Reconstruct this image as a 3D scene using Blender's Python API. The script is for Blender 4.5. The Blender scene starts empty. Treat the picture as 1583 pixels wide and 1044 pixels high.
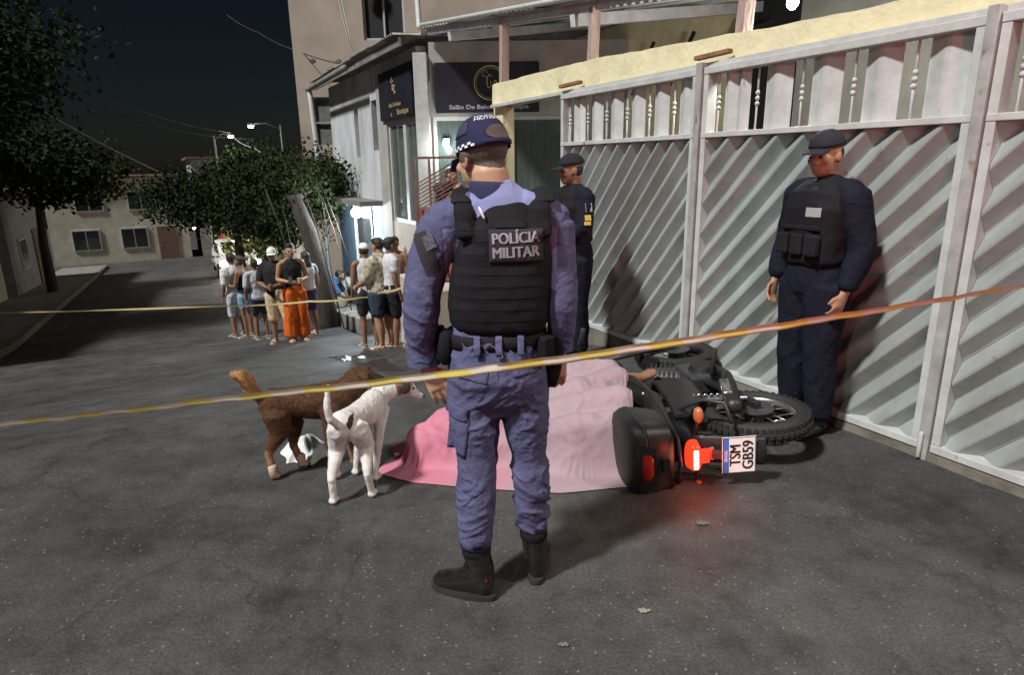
import bpy, bmesh, math, random
import numpy as np
from mathutils import Vector, Matrix
from mathutils.bvhtree import BVHTree
random.seed(7)
rng = np.random.default_rng(7)
R = math.radians
scn = bpy.context.scene
C = scn.collection

# ------------------------------------------------------------------ camera
FPX, PITCH, ROLL, CAMH = 990.0, 0.2650, -0.0157, 1.62
cam_data = bpy.data.cameras.new('camera')
cam_data.sensor_fit = 'HORIZONTAL'
cam_data.sensor_width = 36.0
cam_data.lens = 36.0 * FPX / 1583.0
cam_data.clip_start = 0.05
cam_data.clip_end = 600.0
cam = bpy.data.objects.new('camera', cam_data)
C.objects.link(cam)
FW = Vector((0, math.cos(PITCH), -math.sin(PITCH)))
_rt0 = Vector((1, 0, 0)); _up0 = _rt0.cross(FW)
_c, _s = math.cos(ROLL), math.sin(ROLL)
RT = _rt0 * _c + _up0 * _s
UP = _up0 * _c - _rt0 * _s
cam.matrix_world = Matrix(((RT.x, UP.x, -FW.x, 0), (RT.y, UP.y, -FW.y, 0), (RT.z, UP.z, -FW.z, CAMH), (0, 0, 0, 1)))
scn.camera = cam

# ------------------------------------------------------------------ street frame: t along the street, n towards the gate
AZ = R(27.7)
SV = Vector((-math.sin(AZ), math.cos(AZ), 0)); NV = Vector((math.cos(AZ), math.sin(AZ), 0))
def W(t, n, z=0.0):
    return SV * t + NV * n + Vector((0, 0, z))
def zg(t):
    e = min(max(t - 4.0, 0), 1) ** 2 * 0.11
    return -(e + 0.22 * min(max(t - 5, 0), 5) + 0.12 * min(max(t - 10, 0), 6) + 0.06 * min(max(t - 16, 0), 200))
def gz(x, y):
    return zg(x * SV.x + y * SV.y)
def at(px, py, depth):
    v = FW * FPX + RT * (px - 791.5) - UP * (py - 522)
    return Vector((0, 0, CAMH)) + v * (depth / FPX)

# ------------------------------------------------------------------ night sky, key light, exposure
world = bpy.data.worlds.new('World'); scn.world = world; world.use_nodes = True
wn = world.node_tree.nodes; wl = world.node_tree.links
for n in list(wn): wn.remove(n)
sky = wn.new('ShaderNodeTexSky'); sky.sky_type = 'NISHITA'; sky.sun_disc = False
sky.sun_elevation = R(40.0); sky.sun_rotation = R(225); sky.air_density = 1.0; sky.dust_density = 0.6; sky.ozone_density = 2.0
bg = wn.new('ShaderNodeBackground'); bg.inputs['Strength'].default_value = 0.0017
wo = wn.new('ShaderNodeOutputWorld')
wl.new(sky.outputs[0], bg.inputs[0]); wl.new(bg.outputs[0], wo.inputs[0])

sun_data = bpy.data.lights.new('sun', 'SUN'); sun_data.energy = 3.5; sun_data.angle = R(5); sun_data.color = (1.0, 0.99, 0.965)
sun = bpy.data.objects.new('sun', sun_data); C.objects.link(sun)
_d = (SV * 0.20 + NV * 0.98).normalized()
_el = R(51)
SUND = Vector((_d.x * math.cos(_el), _d.y * math.cos(_el), -math.sin(_el)))
sun.rotation_euler = SUND.to_track_quat('-Z', 'Y').to_euler()
sun.location = (0, 0, 12)

vs = scn.view_settings
vs.view_transform = 'Standard'; vs.look = 'None'; vs.exposure = 0.5; vs.gamma = 1.0; vs.use_curve_mapping = False
scn.cycles.use_denoising = True
scn.cycles.max_bounces = 6
scn.cycles.sample_clamp_indirect = 4.0

# ------------------------------------------------------------------ materials
MATS = {}
def mat(name, col, rough=0.7, metal=0.0, var=0.0, vscale=8.0, bump=0.0, bscale=40.0, spec=0.5, col2=None, c2amt=0.5, stretch=None, emit=None, estr=0.0, alpha=None, trans=0.0):
    if name in MATS: return MATS[name]
    m = bpy.data.materials.new(name); m.use_nodes = True
    nt = m.node_tree; N = nt.nodes; L = nt.links
    b = N['Principled BSDF']
    b.inputs['Base Color'].default_value = (*col, 1); b.inputs['Roughness'].default_value = rough; b.inputs['Metallic'].default_value = metal
    b.inputs['Specular IOR Level'].default_value = spec
    if trans: b.inputs['Transmission Weight'].default_value = trans
    if alpha is not None: b.inputs['Alpha'].default_value = alpha
    if emit: b.inputs['Emission Color'].default_value = (*emit, 1); b.inputs['Emission Strength'].default_value = estr
    if var or col2 or bump:
        tc = N.new('ShaderNodeTexCoord'); mp = N.new('ShaderNodeMapping')
        L.new(tc.outputs['Object'], mp.inputs[0])
        if stretch: mp.inputs['Scale'].default_value = stretch
    if var or col2:
        nz = N.new('ShaderNodeTexNoise'); nz.inputs['Scale'].default_value = vscale; nz.inputs['Detail'].default_value = 6; nz.inputs['Roughness'].default_value = 0.6
        L.new(mp.outputs[0], nz.inputs[0])
        rp = N.new('ShaderNodeValToRGB')
        if col2:
            rp.color_ramp.elements[0].position = 0.5 - 0.2 + (0.5 - c2amt) * 0.4; rp.color_ramp.elements[1].position = 0.5 + 0.12 + (0.5 - c2amt) * 0.4
            rp.color_ramp.elements[0].color = (*col, 1); rp.color_ramp.elements[1].color = (*col2, 1)
        else:
            rp.color_ramp.elements[0].position = 0.3; rp.color_ramp.elements[1].position = 0.7
            rp.color_ramp.elements[0].color = (*[c * (1 - var) for c in col], 1); rp.color_ramp.elements[1].color = (*[min(1, c * (1 + var)) for c in col], 1)
        L.new(nz.outputs[0], rp.inputs[0]); L.new(rp.outputs[0], b.inputs['Base Color'])
        mr = N.new('ShaderNodeMapRange'); mr.inputs[3].default_value = max(0.02, rough - 0.1); mr.inputs[4].default_value = min(1, rough + 0.1)
        L.new(nz.outputs[0], mr.inputs[0]); L.new(mr.outputs[0], b.inputs['Roughness'])
    if bump:
        n2 = N.new('ShaderNodeTexNoise'); n2.inputs['Scale'].default_value = bscale; n2.inputs['Detail'].default_value = 7
        L.new(mp.outputs[0], n2.inputs[0])
        bp = N.new('ShaderNodeBump'); bp.inputs['Strength'].default_value = bump; bp.inputs['Distance'].default_value = 0.02
        L.new(n2.outputs[0], bp.inputs['Height']); L.new(bp.outputs[0], b.inputs['Normal'])
    MATS[name] = m
    return m

# ------------------------------------------------------------------ numpy gradient noise
_perm = rng.permutation(256); _perm = np.concatenate([_perm, _perm, _perm])
_grad = rng.normal(size=(256, 3)); _grad /= np.linalg.norm(_grad, axis=1)[:, None]
def pnoise(p):
    p = np.asarray(p, float); i = np.floor(p).astype(int); f = p - i; i &= 255
    u = f * f * f * (f * (f * 6 - 15) + 10)
    out = 0
    for a in (0, 1):
        for b in (0, 1):
            for c in (0, 1):
                h = _perm[_perm[_perm[(i[:, 0] + a) & 255] + ((i[:, 1] + b) & 255)] + ((i[:, 2] + c) & 255)]
                d = ((f - (a, b, c)) * _grad[h]).sum(1)
                w = (u[:, 0] if a else 1 - u[:, 0]) * (u[:, 1] if b else 1 - u[:, 1]) * (u[:, 2] if c else 1 - u[:, 2])
                out = out + w * d
    return out

# ------------------------------------------------------------------ mesh builder
class MB:
    def __init__(s): s.v = []; s.f = []
    def add(s, vs, fs):
        o = len(s.v); s.v += [Vector(p) for p in vs]; s.f += [tuple(i + o for i in f) for f in fs]; return s
    def box(s, c, size, M=None):
        x, y, z = [d / 2 for d in size]; c = Vector(c)
        P = [Vector(p) for p in ((-x, -y, -z), (x, -y, -z), (x, y, -z), (-x, y, -z), (-x, -y, z), (x, -y, z), (x, y, z), (-x, y, z))]
        if M is not None: P = [M @ p for p in P]
        return s.add([p + c for p in P], [(0, 3, 2, 1), (4, 5, 6, 7), (0, 1, 5, 4), (1, 2, 6, 5), (2, 3, 7, 6), (3, 0, 4, 7)])
    def hexa(s, P):   # eight corners: bottom ring of four then top ring of four
        return s.add(P, [(0, 3, 2, 1), (4, 5, 6, 7), (0, 1, 5, 4), (1, 2, 6, 5), (2, 3, 7, 6), (3, 0, 4, 7)])
    def bar(s, p, q, w, h=None, ref=(0, 0, 1)):
        p = Vector(p); q = Vector(q); h = h or w; T = (q - p).normalized(); r = Vector(ref)
        if abs(r.dot(T)) > 0.98: r = Vector((1, 0, 0))
        A = T.cross(r).normalized(); B = A.cross(T).normalized()
        P = []
        for c in (p, q):
            P += [c - A * w / 2 - B * h / 2, c + A * w / 2 - B * h / 2, c + A * w / 2 + B * h / 2, c - A * w / 2 + B * h / 2]
        return s.hexa(P)
    def tube(s, pts, rad, n=14, ref=None, cap=True, sq=1.0, rnd=True):
        pts = [Vector(p) for p in pts]; m = len(pts)
        rad = [(r, r) if not isinstance(r, (tuple, list)) else r for r in (rad if isinstance(rad, list) else [rad] * m)]
        tans = []
        for i in range(m):
            a = pts[max(0, i - 1)]; b = pts[min(m - 1, i + 1)]; tans.append((b - a).normalized())
        r = Vector(ref) if ref is not None else Vector((1, 0, 0))
        if ref is None and abs(r.dot(tans[0])) > 0.9: r = Vector((0, 1, 0))
        if rnd and cap:      # rounded ends
            k = 0.55
            p0 = pts[0] - tans[0] * min(rad[0]) * k; p1 = pts[-1] + tans[-1] * min(rad[-1]) * k
            pts = [p0] + pts + [p1]; tans = [tans[0]] + tans + [tans[-1]]
            rad = [(rad[0][0] * .6, rad[0][1] * .6)] + rad + [(rad[-1][0] * .6, rad[-1][1] * .6)]; m += 2
        V = []; A = None
        for i in range(m):
            T = tans[i]
            A = (r - T * r.dot(T))
            if A.length < 1e-4: A = Vector((0, 1, 0)) - T * T.y
            A.normalize(); B = T.cross(A)
            for k in range(n):
                a = 2 * math.pi * k / n; ca, sa = math.cos(a), math.sin(a)
                if sq != 1.0:
                    ca = math.copysign(abs(ca) ** sq, ca); sa = math.copysign(abs(sa) ** sq, sa)
                V.append(pts[i] + A * (rad[i][0] * ca) + B * (rad[i][1] * sa))
        Fc = []
        for i in range(m - 1):
            for k in range(n):
                k2 = (k + 1) % n
                Fc.append((i * n + k, i * n + k2, (i + 1) * n + k2, (i + 1) * n + k))
        if cap:
            Fc.append(tuple(range(n - 1, -1, -1))); Fc.append(tuple(range((m - 1) * n, m * n)))
        return s.add(V, Fc)
    def ell(s, c, r, M=None, n=14, m=9):
        c = Vector(c); V = []; Fc = []
        for i in range(1, m):
            th = math.pi * i / m
            for k in range(n):
                a = 2 * math.pi * k / n
                p = Vector((r[0] * math.sin(th) * math.cos(a), r[1] * math.sin(th) * math.sin(a), r[2] * math.cos(th)))
                V.append((M @ p if M is not None else p) + c)
        top = len(V); p = Vector((0, 0, r[2])); V.append((M @ p if M is not None else p) + c); V.append((M @ -p if M is not None else -p) + c)
        for i in range(m - 2):
            for k in range(n):
                k2 = (k + 1) % n
                Fc.append((i * n + k, (i + 1) * n + k, (i + 1) * n + k2, i * n + k2))
        for k in range(n):
            k2 = (k + 1) % n
            Fc.append((top, k, k2)); Fc.append((top + 1, (m - 2) * n + k2, (m - 2) * n + k))
        return s.add(V, Fc)
    def prism(s, poly, d):     # planar polygon (3-d points) extruded by the vector d
        n = len(poly); d = Vector(d); P = [Vector(p) for p in poly]
        return s.add(P + [p + d for p in P], [tuple(range(n - 1, -1, -1)), tuple(range(n, 2 * n))] + [(i, (i + 1) % n, (i + 1) % n + n, i + n) for i in range(n)])
    def grid(s, fn, nu, nv, closed_u=False):
        V = [fn(i / (nu if closed_u else nu - 1), j / (nv - 1)) for j in range(nv) for i in range(nu)]
        Fc = []
        for j in range(nv - 1):
            for i in range(nu if closed_u else nu - 1):
                i2 = (i + 1) % nu
                Fc.append((j * nu + i, j * nu + i2, (j + 1) * nu + i2, (j + 1) * nu + i))
        return s.add(V, Fc)
    def xf(s, M): s.v = [M @ p for p in s.v]; return s

WLOC = {}
XF = [Matrix.Identity(4)]
def link_parent(o, parent):
    if parent is not None:
        o.parent = parent
        o.matrix_parent_inverse = Matrix.Translation(-WLOC.get(parent.name, Vector((0, 0, 0))))
def tag(o, label=None, cat=None, group=None, kind=None):
    if label: o['label'] = label
    if cat: o['category'] = cat
    if group: o['group'] = group
    if kind: o['kind'] = kind
    return o
def thing(name, loc, label, cat, group=None):
    o = bpy.data.objects.new(name, None); C.objects.link(o); o.empty_display_size = 0.1
    o.location = XF[-1] @ Vector(loc); WLOC[o.name] = Vector(o.location)
    return tag(o, label, cat, group)
def raw_mesh(name, V, Fc, smooth=False):
    me = bpy.data.meshes.new(name); me.from_pydata([tuple(v) for v in V], [], [tuple(int(i) for i in f) for f in Fc]); me.update()
    if smooth: me.polygons.foreach_set('use_smooth', [True] * len(me.polygons))
    return me
def obj(name, mb, m, parent=None, smooth=False, bevel=0.0, label=None, cat=None, group=None, kind=None, auto=None):
    V = [XF[-1] @ p for p in mb.v] if XF[-1] != Matrix.Identity(4) else mb.v
    loc = Vector((0, 0, 0))
    if parent is None and kind != 'structure':
        xs = [v.x for v in V]; ys = [v.y for v in V]; zs = [v.z for v in V]
        loc = Vector(((min(xs) + max(xs)) / 2, (min(ys) + max(ys)) / 2, min(zs)))
        V = [v - loc for v in V]
    me = raw_mesh(name, V, mb.f, smooth)
    o = bpy.data.objects.new(name, me); C.objects.link(o)
    o.location = loc; WLOC[o.name] = loc
    for mm in (m if isinstance(m, (list, tuple)) else [m]): me.materials.append(mm)
    link_parent(o, parent)
    if auto:
        bm = bmesh.new(); bm.from_mesh(me); bmesh.ops.recalc_face_normals(bm, faces=bm.faces)
        for e in bm.edges:
            e.smooth = not (len(e.link_faces) == 2 and e.calc_face_angle(0) > auto)
        for f in bm.faces: f.smooth = True
        bm.to_mesh(me); bm.free()
    if bevel:
        bv = o.modifiers.new('bevel', 'BEVEL'); bv.width = bevel; bv.segments = 2; bv.limit_method = 'ANGLE'; bv.angle_limit = R(40)
    return tag(o, label, cat, group, kind)

def remesh(mb, vox, it=3, lam=0.5):
    me = raw_mesh('tmp', mb.v, mb.f); o = bpy.data.objects.new('tmp', me); C.objects.link(o)
    md = o.modifiers.new('r', 'REMESH'); md.mode = 'VOXEL'; md.voxel_size = vox
    dg = bpy.context.evaluated_depsgraph_get()
    m2 = bpy.data.meshes.new_from_object(o.evaluated_get(dg))
    nv = len(m2.vertices); V = np.empty(nv * 3); m2.vertices.foreach_get('co', V); V = V.reshape(-1, 3)
    Fc = [tuple(p.vertices) for p in m2.polygons]
    E = np.empty(len(m2.edges) * 2, dtype=np.int64); m2.edges.foreach_get('vertices', E); E = E.reshape(-1, 2)
    bpy.data.objects.remove(o); bpy.data.meshes.remove(me); bpy.data.meshes.remove(m2)
    deg = np.bincount(E.ravel(), minlength=nv).astype(float); deg[deg == 0] = 1
    for _ in range(it):
        acc = np.zeros_like(V)
        for ax in range(3):
            acc[:, ax] = np.bincount(E[:, 0], V[E[:, 1], ax], nv) + np.bincount(E[:, 1], V[E[:, 0], ax], nv)
        V = V + lam * (acc / deg[:, None] - V)
    return V, Fc
def vnormals(V, Fc):
    q = np.array([f[:3] for f in Fc]); a, b, c = V[q[:, 0]], V[q[:, 1]], V[q[:, 2]]
    fn = np.cross(b - a, c - a); N = np.zeros_like(V)
    for k in range(3):
        for ax in range(3): N[:, ax] += np.bincount(q[:, k], fn[:, ax], len(V))
    l = np.linalg.norm(N, axis=1); l[l == 0] = 1
    return N / l[:, None]
def folds(V, Fc, amp, freq, seed=0.0, ridged=True):
    N = vnormals(V, Fc)
    p = V * np.asarray(freq) + seed
    w = np.stack([pnoise(p * 0.45 + 9.1), pnoise(p * 0.45 + 31.7), pnoise(p * 0.45 + 57.3)], 1)
    p = p + w * 0.9
    n = pnoise(p)
    if ridged: n = 0.35 - np.abs(n) * 2.0 + 0.3 * pnoise(p * 2.1)
    return V + N * (n * amp)[:, None]
def creases(V, Fc, amp, freq, seed=0.0, rot=0.0, sharp=2.0):
    N = vnormals(V, Fc); c, s = math.cos(rot), math.sin(rot)
    Q = np.stack([V[:, 0] * c - V[:, 2] * s, V[:, 1], V[:, 0] * s + V[:, 2] * c], 1)
    p = Q * np.asarray(freq) + seed
    w = np.stack([pnoise(p * 0.5 + 9.1), pnoise(p * 0.5 + 31.7), pnoise(p * 0.5 + 57.3)], 1); p = p + w * 1.1
    a = np.clip(1 - np.abs(pnoise(p)) * 2.6, 0, 1) ** sharp; b = np.clip(1 - np.abs(pnoise(p * 1.9 + 5)) * 2.6, 0, 1) ** sharp
    m = np.clip(pnoise(Q * 3.7 + seed * 1.7) * 3.2 + .6, .05, 1.35)
    return V + N * ((a + .45 * b - .35) * amp * m)[:, None]
def blob(name, mb, vox, m, parent, it=3, fold=None, **k):
    V, Fc = remesh(mb, vox, it)
    if fold: V = folds(V, Fc, *fold)
    b = MB(); b.v = [Vector(v) for v in V]; b.f = Fc
    return obj(name, b, m, parent, smooth=True, **k), V, Fc

_txt = {}
def text2d(body, size, offset=0.0):
    key = (body, size, offset)
    if key in _txt: return _txt[key]
    cu = bpy.data.curves.new('t', 'FONT'); cu.body = body; cu.size = size; cu.align_x = 'CENTER'; cu.align_y = 'CENTER'; cu.offset = offset; cu.resolution_u = 4
    o = bpy.data.objects.new('t', cu); C.objects.link(o)
    dg = bpy.context.evaluated_depsgraph_get(); me = bpy.data.meshes.new_from_object(o.evaluated_get(dg))
    V = [Vector(v.co) for v in me.vertices]; Fc = [tuple(p.vertices) for p in me.polygons]
    bpy.data.objects.remove(o); bpy.data.curves.remove(cu); bpy.data.meshes.remove(me)
    _txt[key] = (V, Fc); return V, Fc
def text_mb(body, size, o, right, up, offset=0.0, bvh=None, lift=0.002, sx=1.0, fitw=None, bold=0.0):
    if bold:
        out = MB(); k = 5; rv = Vector(right).normalized()
        for i in range(k):
            q = text_mb(body, size, Vector(o) + rv * (bold * (i / (k - 1) - .5)), right, up, 0.0, bvh, lift + .00015 * i, sx, fitw - bold if fitw else None); out.add(q.v, q.f)
        return out
    V, Fc = text2d(body, size, offset); o = Vector(o); right = Vector(right).normalized(); up = Vector(up).normalized(); nrm = right.cross(up)
    xs = [v.x for v in V]; cx = (min(xs) + max(xs)) / 2
    if fitw: sx = fitw / (max(xs) - min(xs))
    mb = MB(); P = []
    for v in V:
        p = o + right * ((v.x - cx) * sx) + up * v.y
        if bvh:
            h = bvh.ray_cast(p + nrm * 0.3, -nrm, 0.6)
            if h[0] is not None: p = h[0]
        P.append(p + nrm * lift)
    return mb.add(P, Fc)
def letter_objs(mb, right, m, parent, name='letter'):
    # one object for each character: islands grouped by where they lie along the line of text
    right = Vector(right).normalized(); n = len(mb.v); par = list(range(n))
    def fd(i):
        while par[i] != i: par[i] = par[par[i]]; i = par[i]
        return i
    for f in mb.f:
        for i in f[1:]: par[fd(i)] = fd(f[0])
    isl = {}
    for i in range(n): isl.setdefault(fd(i), []).append(i)
    it = sorted(([min(mb.v[i].dot(right) for i in ii), max(mb.v[i].dot(right) for i in ii), set(ii)] for ii in isl.values()), key=lambda q: q[0]); out = []
    for a, b, s in it:
        if out and a < out[-1][1] - (b - a) * .3: out[-1][1] = max(out[-1][1], b); out[-1][2] |= s
        else: out.append([a, b, set(s)])
    for a, b, s in out:
        idx = {o: k for k, o in enumerate(sorted(s))}; q = MB(); q.v = [mb.v[o] for o in sorted(s)]; q.f = [tuple(idx[i] for i in f) for f in mb.f if f[0] in s]; obj(name, q, m, parent)
def patch_mb(o, right, up, w, h, bvh, lift=0.003, nu=8, nv=8, shape=None):
    o = Vector(o); right = Vector(right).normalized(); up = Vector(up).normalized(); nrm = right.cross(up); mb = MB()
    def fn(u, v):
        p = o + right * ((u - .5) * w) + up * ((v - .5) * h)
        hh = bvh.ray_cast(p + nrm * 0.3, -nrm, 0.6)
        if hh[0] is not None: p = hh[0]
        return p + nrm * lift
    return mb.grid(fn, nu, nv)

# =================================================================== SETTING: road, pavements
def road_material():
    m = bpy.data.materials.new('asphalt'); m.use_nodes = True; nt = m.node_tree; N = nt.nodes; L = nt.links; b = N['Principled BSDF']
    tc = N.new('ShaderNodeTexCoord')
    def noise(scale, detail=6, rough=.6):
        n = N.new('ShaderNodeTexNoise'); n.inputs['Scale'].default_value = scale; n.inputs['Detail'].default_value = detail; n.inputs['Roughness'].default_value = rough
        L.new(tc.outputs['Object'], n.inputs[0]); return n
    def ramp(src, e):
        r = N.new('ShaderNodeValToRGB'); L.new(src, r.inputs[0])
        while len(r.color_ramp.elements) < len(e): r.color_ramp.elements.new(0.5)
        for k, (p, c) in enumerate(e): r.color_ramp.elements[k].position = p; r.color_ramp.elements[k].color = (c, c, c, 1) if not isinstance(c, tuple) else (*c, 1)
        return r
    def mix(a, bb, fac, mode='MULTIPLY'):
        x = N.new('ShaderNodeMix'); x.data_type = 'RGBA'; x.blend_type = mode
        if isinstance(fac, float): x.inputs[0].default_value = fac
        else: L.new(fac, x.inputs[0])
        for s, i in ((a, 6), (bb, 7)):
            if isinstance(s, tuple): x.inputs[i].default_value = (*s, 1)
            else: L.new(s, x.inputs[i])
        return x.outputs[2]
    big = ramp(noise(0.55, 5).outputs[0], [(0.3, (0.032, 0.0315, 0.031)), (0.52, (0.049, 0.0485, 0.0475)), (0.72, (0.072, 0.0715, 0.070))])
    mid = ramp(noise(5.0, 8, .7).outputs[0], [(0.28, 0.5), (0.5, 1.0), (0.75, 1.35)])
    fine = ramp(noise(85, 4, .75).outputs[0], [(0.3, 0.45), (0.52, 1.0), (0.70, 1.7)])
    col = mix(big.outputs[0], mid.outputs[0], 1.0); col = mix(col, fine.outputs[0], 0.9)
    vo = N.new('ShaderNodeTexVoronoi'); vo.inputs['Scale'].default_value = 48; L.new(tc.outputs['Object'], vo.inputs[0])
    sp = ramp(vo.outputs['Distance'], [(0.14, 1.0), (0.26, 0.0)])
    rnd = ramp(vo.outputs['Color'], [(0.70, 0.0), (0.80, 1.0)])
    spk = N.new('ShaderNodeMath'); spk.operation = 'MULTIPLY'; L.new(sp.outputs[0], spk.inputs[0]); L.new(rnd.outputs[0], spk.inputs[1])
    col = mix(col, (0.165, 0.163, 0.158), spk.outputs[0], 'MIX')
    oil = ramp(noise(1.7, 7, .65).outputs[0], [(0.54, 1.0), (0.68, 0.42)]); col = mix(col, oil.outputs[0], 0.9)
    vc = N.new('ShaderNodeTexVoronoi'); vc.feature = 'DISTANCE_TO_EDGE'; vc.inputs['Scale'].default_value = 0.55
    wob = N.new('ShaderNodeVectorMath'); wob.operation = 'ADD'; wn_ = noise(2.2, 4); sc_ = N.new('ShaderNodeVectorMath'); sc_.operation = 'SCALE'; sc_.inputs['Scale'].default_value = 0.5
    L.new(wn_.outputs['Color'], sc_.inputs[0]); L.new(tc.outputs['Object'], wob.inputs[0]); L.new(sc_.outputs[0], wob.inputs[1]); L.new(wob.outputs[0], vc.inputs[0])
    crack = ramp(vc.outputs['Distance'], [(0.0, 0.35), (0.008, 1.0)]); col = mix(col, crack.outputs[0], 0.45)
    L.new(col, b.inputs['Base Color'])
    rr = ramp(noise(2.2, 5).outputs[0], [(0.3, 0.5), (0.7, 0.82)]); L.new(rr.outputs[0], b.inputs['Roughness'])
    bp = N.new('ShaderNodeBump'); bp.inputs['Strength'].default_value = 0.55; bp.inputs['Distance'].default_value = 0.006; nb = noise(110, 4, .7); L.new(nb.outputs[0], bp.inputs['Height'])
    bp2 = N.new('ShaderNodeBump'); bp2.inputs['Strength'].default_value = 0.5; bp2.inputs['Distance'].default_value = 0.03; L.new(noise(4, 5).outputs[0], bp2.inputs['Height']); L.new(bp2.outputs[0], bp.inputs['Normal'])
    L.new(bp.outputs[0], b.inputs['Normal'])
    return m
M_ROAD = road_material()
M_CONC = mat('weathered concrete', (0.17, 0.165, 0.15), 0.85, var=0.35, vscale=3.5, bump=0.5, bscale=25)
M_GRIME = mat('grimy concrete', (0.085, 0.075, 0.058), 0.88, col2=(0.17, 0.155, 0.125), vscale=4, bump=0.6, bscale=18)
ts = [-25, -12, -6, -3, -1] + [i * 0.5 for i in range(0, 36)] + [18, 20, 24, 30, 40, 60, 100, 160, 220]
ns = [-160, -80, -30, -12, -6, -3, -1.5, 0, 1.5, 3, 6, 12, 30, 80, 160]
mb = MB(); mb.v = [W(t, n, zg(t)) for t in ts for n in ns]
mb.f = [(i * len(ns) + j, i * len(ns) + j + 1, (i + 1) * len(ns) + j + 1, (i + 1) * len(ns) + j) for i in range(len(ts) - 1) for j in range(len(ns) - 1)]
obj('road', mb, M_ROAD, kind='structure', smooth=True)

def tnbox(mb, t0, t1, n0, n1, z0, z1):
    return mb.hexa([W(t0, n0, z0), W(t1, n0, z0), W(t1, n1, z0), W(t0, n1, z0), W(t0, n0, z1), W(t1, n0, z1), W(t1, n1, z1), W(t0, n1, z1)])
def strip(mb, tl, n0, n1, dz, depth=0.5):   # raised strip that follows the slope of the street
    V = []; m = len(tl)
    for a in tl: V += [W(a, n0, zg(a) - depth), W(a, n1, zg(a) - depth), W(a, n1, zg(a) + dz), W(a, n0, zg(a) + dz)]
    F_ = [(0, 1, 2, 3), tuple((m - 1) * 4 + q for q in (3, 2, 1, 0))] + [(i * 4 + q, (i + 1) * 4 + q, (i + 1) * 4 + (q + 1) % 4, i * 4 + (q + 1) % 4) for i in range(m - 1) for q in range(4)]
    return mb.add(V, F_)
tl = [-6 + i for i in range(0, 47)]
obj('sidewalk_left', strip(MB(), tl, -5.2, -3.32, 0.13), M_CONC, kind='structure', bevel=0.01)
k = strip(MB(), tl, -3.30, -3.16, 0.145)
obj('kerb_left', k, M_GRIME, kind='structure')
obj('sidewalk_far', strip(MB(), [11.3, 12, 13, 14, 15, 16, 18, 20, 24, 30, 38], 2.85, 3.55, 0.30), M_CONC, kind='structure', bevel=0.02)
# concrete plinth under the gates
mb = MB()
for a, b in zip([i * 0.5 - 1 for i in range(18)], [i * 0.5 - 0.5 for i in range(18)]):
    j0, j1 = 0.012 * math.sin(a * 7.3), 0.012 * math.sin(b * 7.3)
    mb.hexa([W(a, 3.47 + j0, zg(a) - .3), W(b, 3.47 + j1, zg(b) - .3), W(b, 3.72, zg(b) - .3), W(a, 3.72, zg(a) - .3), W(a, 3.52 + j0, .045), W(b, 3.52 + j1, .045), W(b, 3.72, .052), W(a, 3.72, .052)])
obj('gate_plinth', mb, M_GRIME, label='grimy concrete plinth running under the silver gates', cat='plinth')

# puddle and damp trail in the dip of the road
def puddle_material():
    m = mat('shallow water', (0.02, 0.02, 0.022), 0.06, spec=1.0, bump=0.35, bscale=22)
    return m
def road_patch(name, cx, cy, rx, ry, rot, m, label, cat, lift=0.004, seed=0, kind=None):
    mb = MB(); n = 40; V = []
    for ring in (0.0, 0.5, 1.0):
        for k in range(n):
            a = 2 * math.pi * k / n; r = ring * (1 + 0.30 * math.sin(3 * a + seed) + 0.18 * math.sin(7 * a + seed * 2.1) + 0.1 * math.sin(11 * a + seed * 3))
            x = math.cos(a) * rx * r; y = math.sin(a) * ry * r
            X = cx + x * math.cos(rot) - y * math.sin(rot); Y = cy + x * math.sin(rot) + y * math.cos(rot)
            V.append(Vector((X, Y, gz(X, Y) + lift)))
    F_ = [(k, (k + 1) % n, n + (k + 1) % n, n + k) for k in range(n)] + [(n + k, n + (k + 1) % n, 2 * n + (k + 1) % n, 2 * n + k) for k in range(n)]
    mb.add(V, F_)
    return obj(name, mb, m, label=label, cat=cat, smooth=True)
for k in range(14):
    g = W(7.95 + random.uniform(-.55, .6), 1.90 + random.uniform(-.30, .24)); mbp = MB(); z_ = gz(g.x, g.y) + .016; r_ = random.uniform(.025, .085); n_ = 18
    V_ = [Vector((g.x, g.y, z_))] + [Vector((g.x + r_ * 1.3 * (1 + .3 * math.sin(2 * a + k) + .2 * math.sin(5 * a)) * math.cos(a), g.y + r_ * .55 * (1 + .3 * math.sin(3 * a + k)) * math.sin(a), z_)) for a in [2 * math.pi * i / n_ for i in range(n_)]]
    obj('puddle', mbp.add(V_, [(0, i + 1, (i + 1) % n_ + 1) for i in range(n_)]), puddle_material(), label='small glinting puddle in the dip of the road before the salon group', cat='puddle', group='small puddles in the dip')
M_DAMP = mat('damp asphalt', (0.022, 0.019, 0.018), 0.35, var=0.3, vscale=9)
g = W(6.4, 1.75); road_patch('damp_stain', g.x, g.y, 0.75, 0.16, R(112), M_DAMP, 'dark damp trail on the road behind the white dog', 'stain', seed=4.0)

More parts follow.
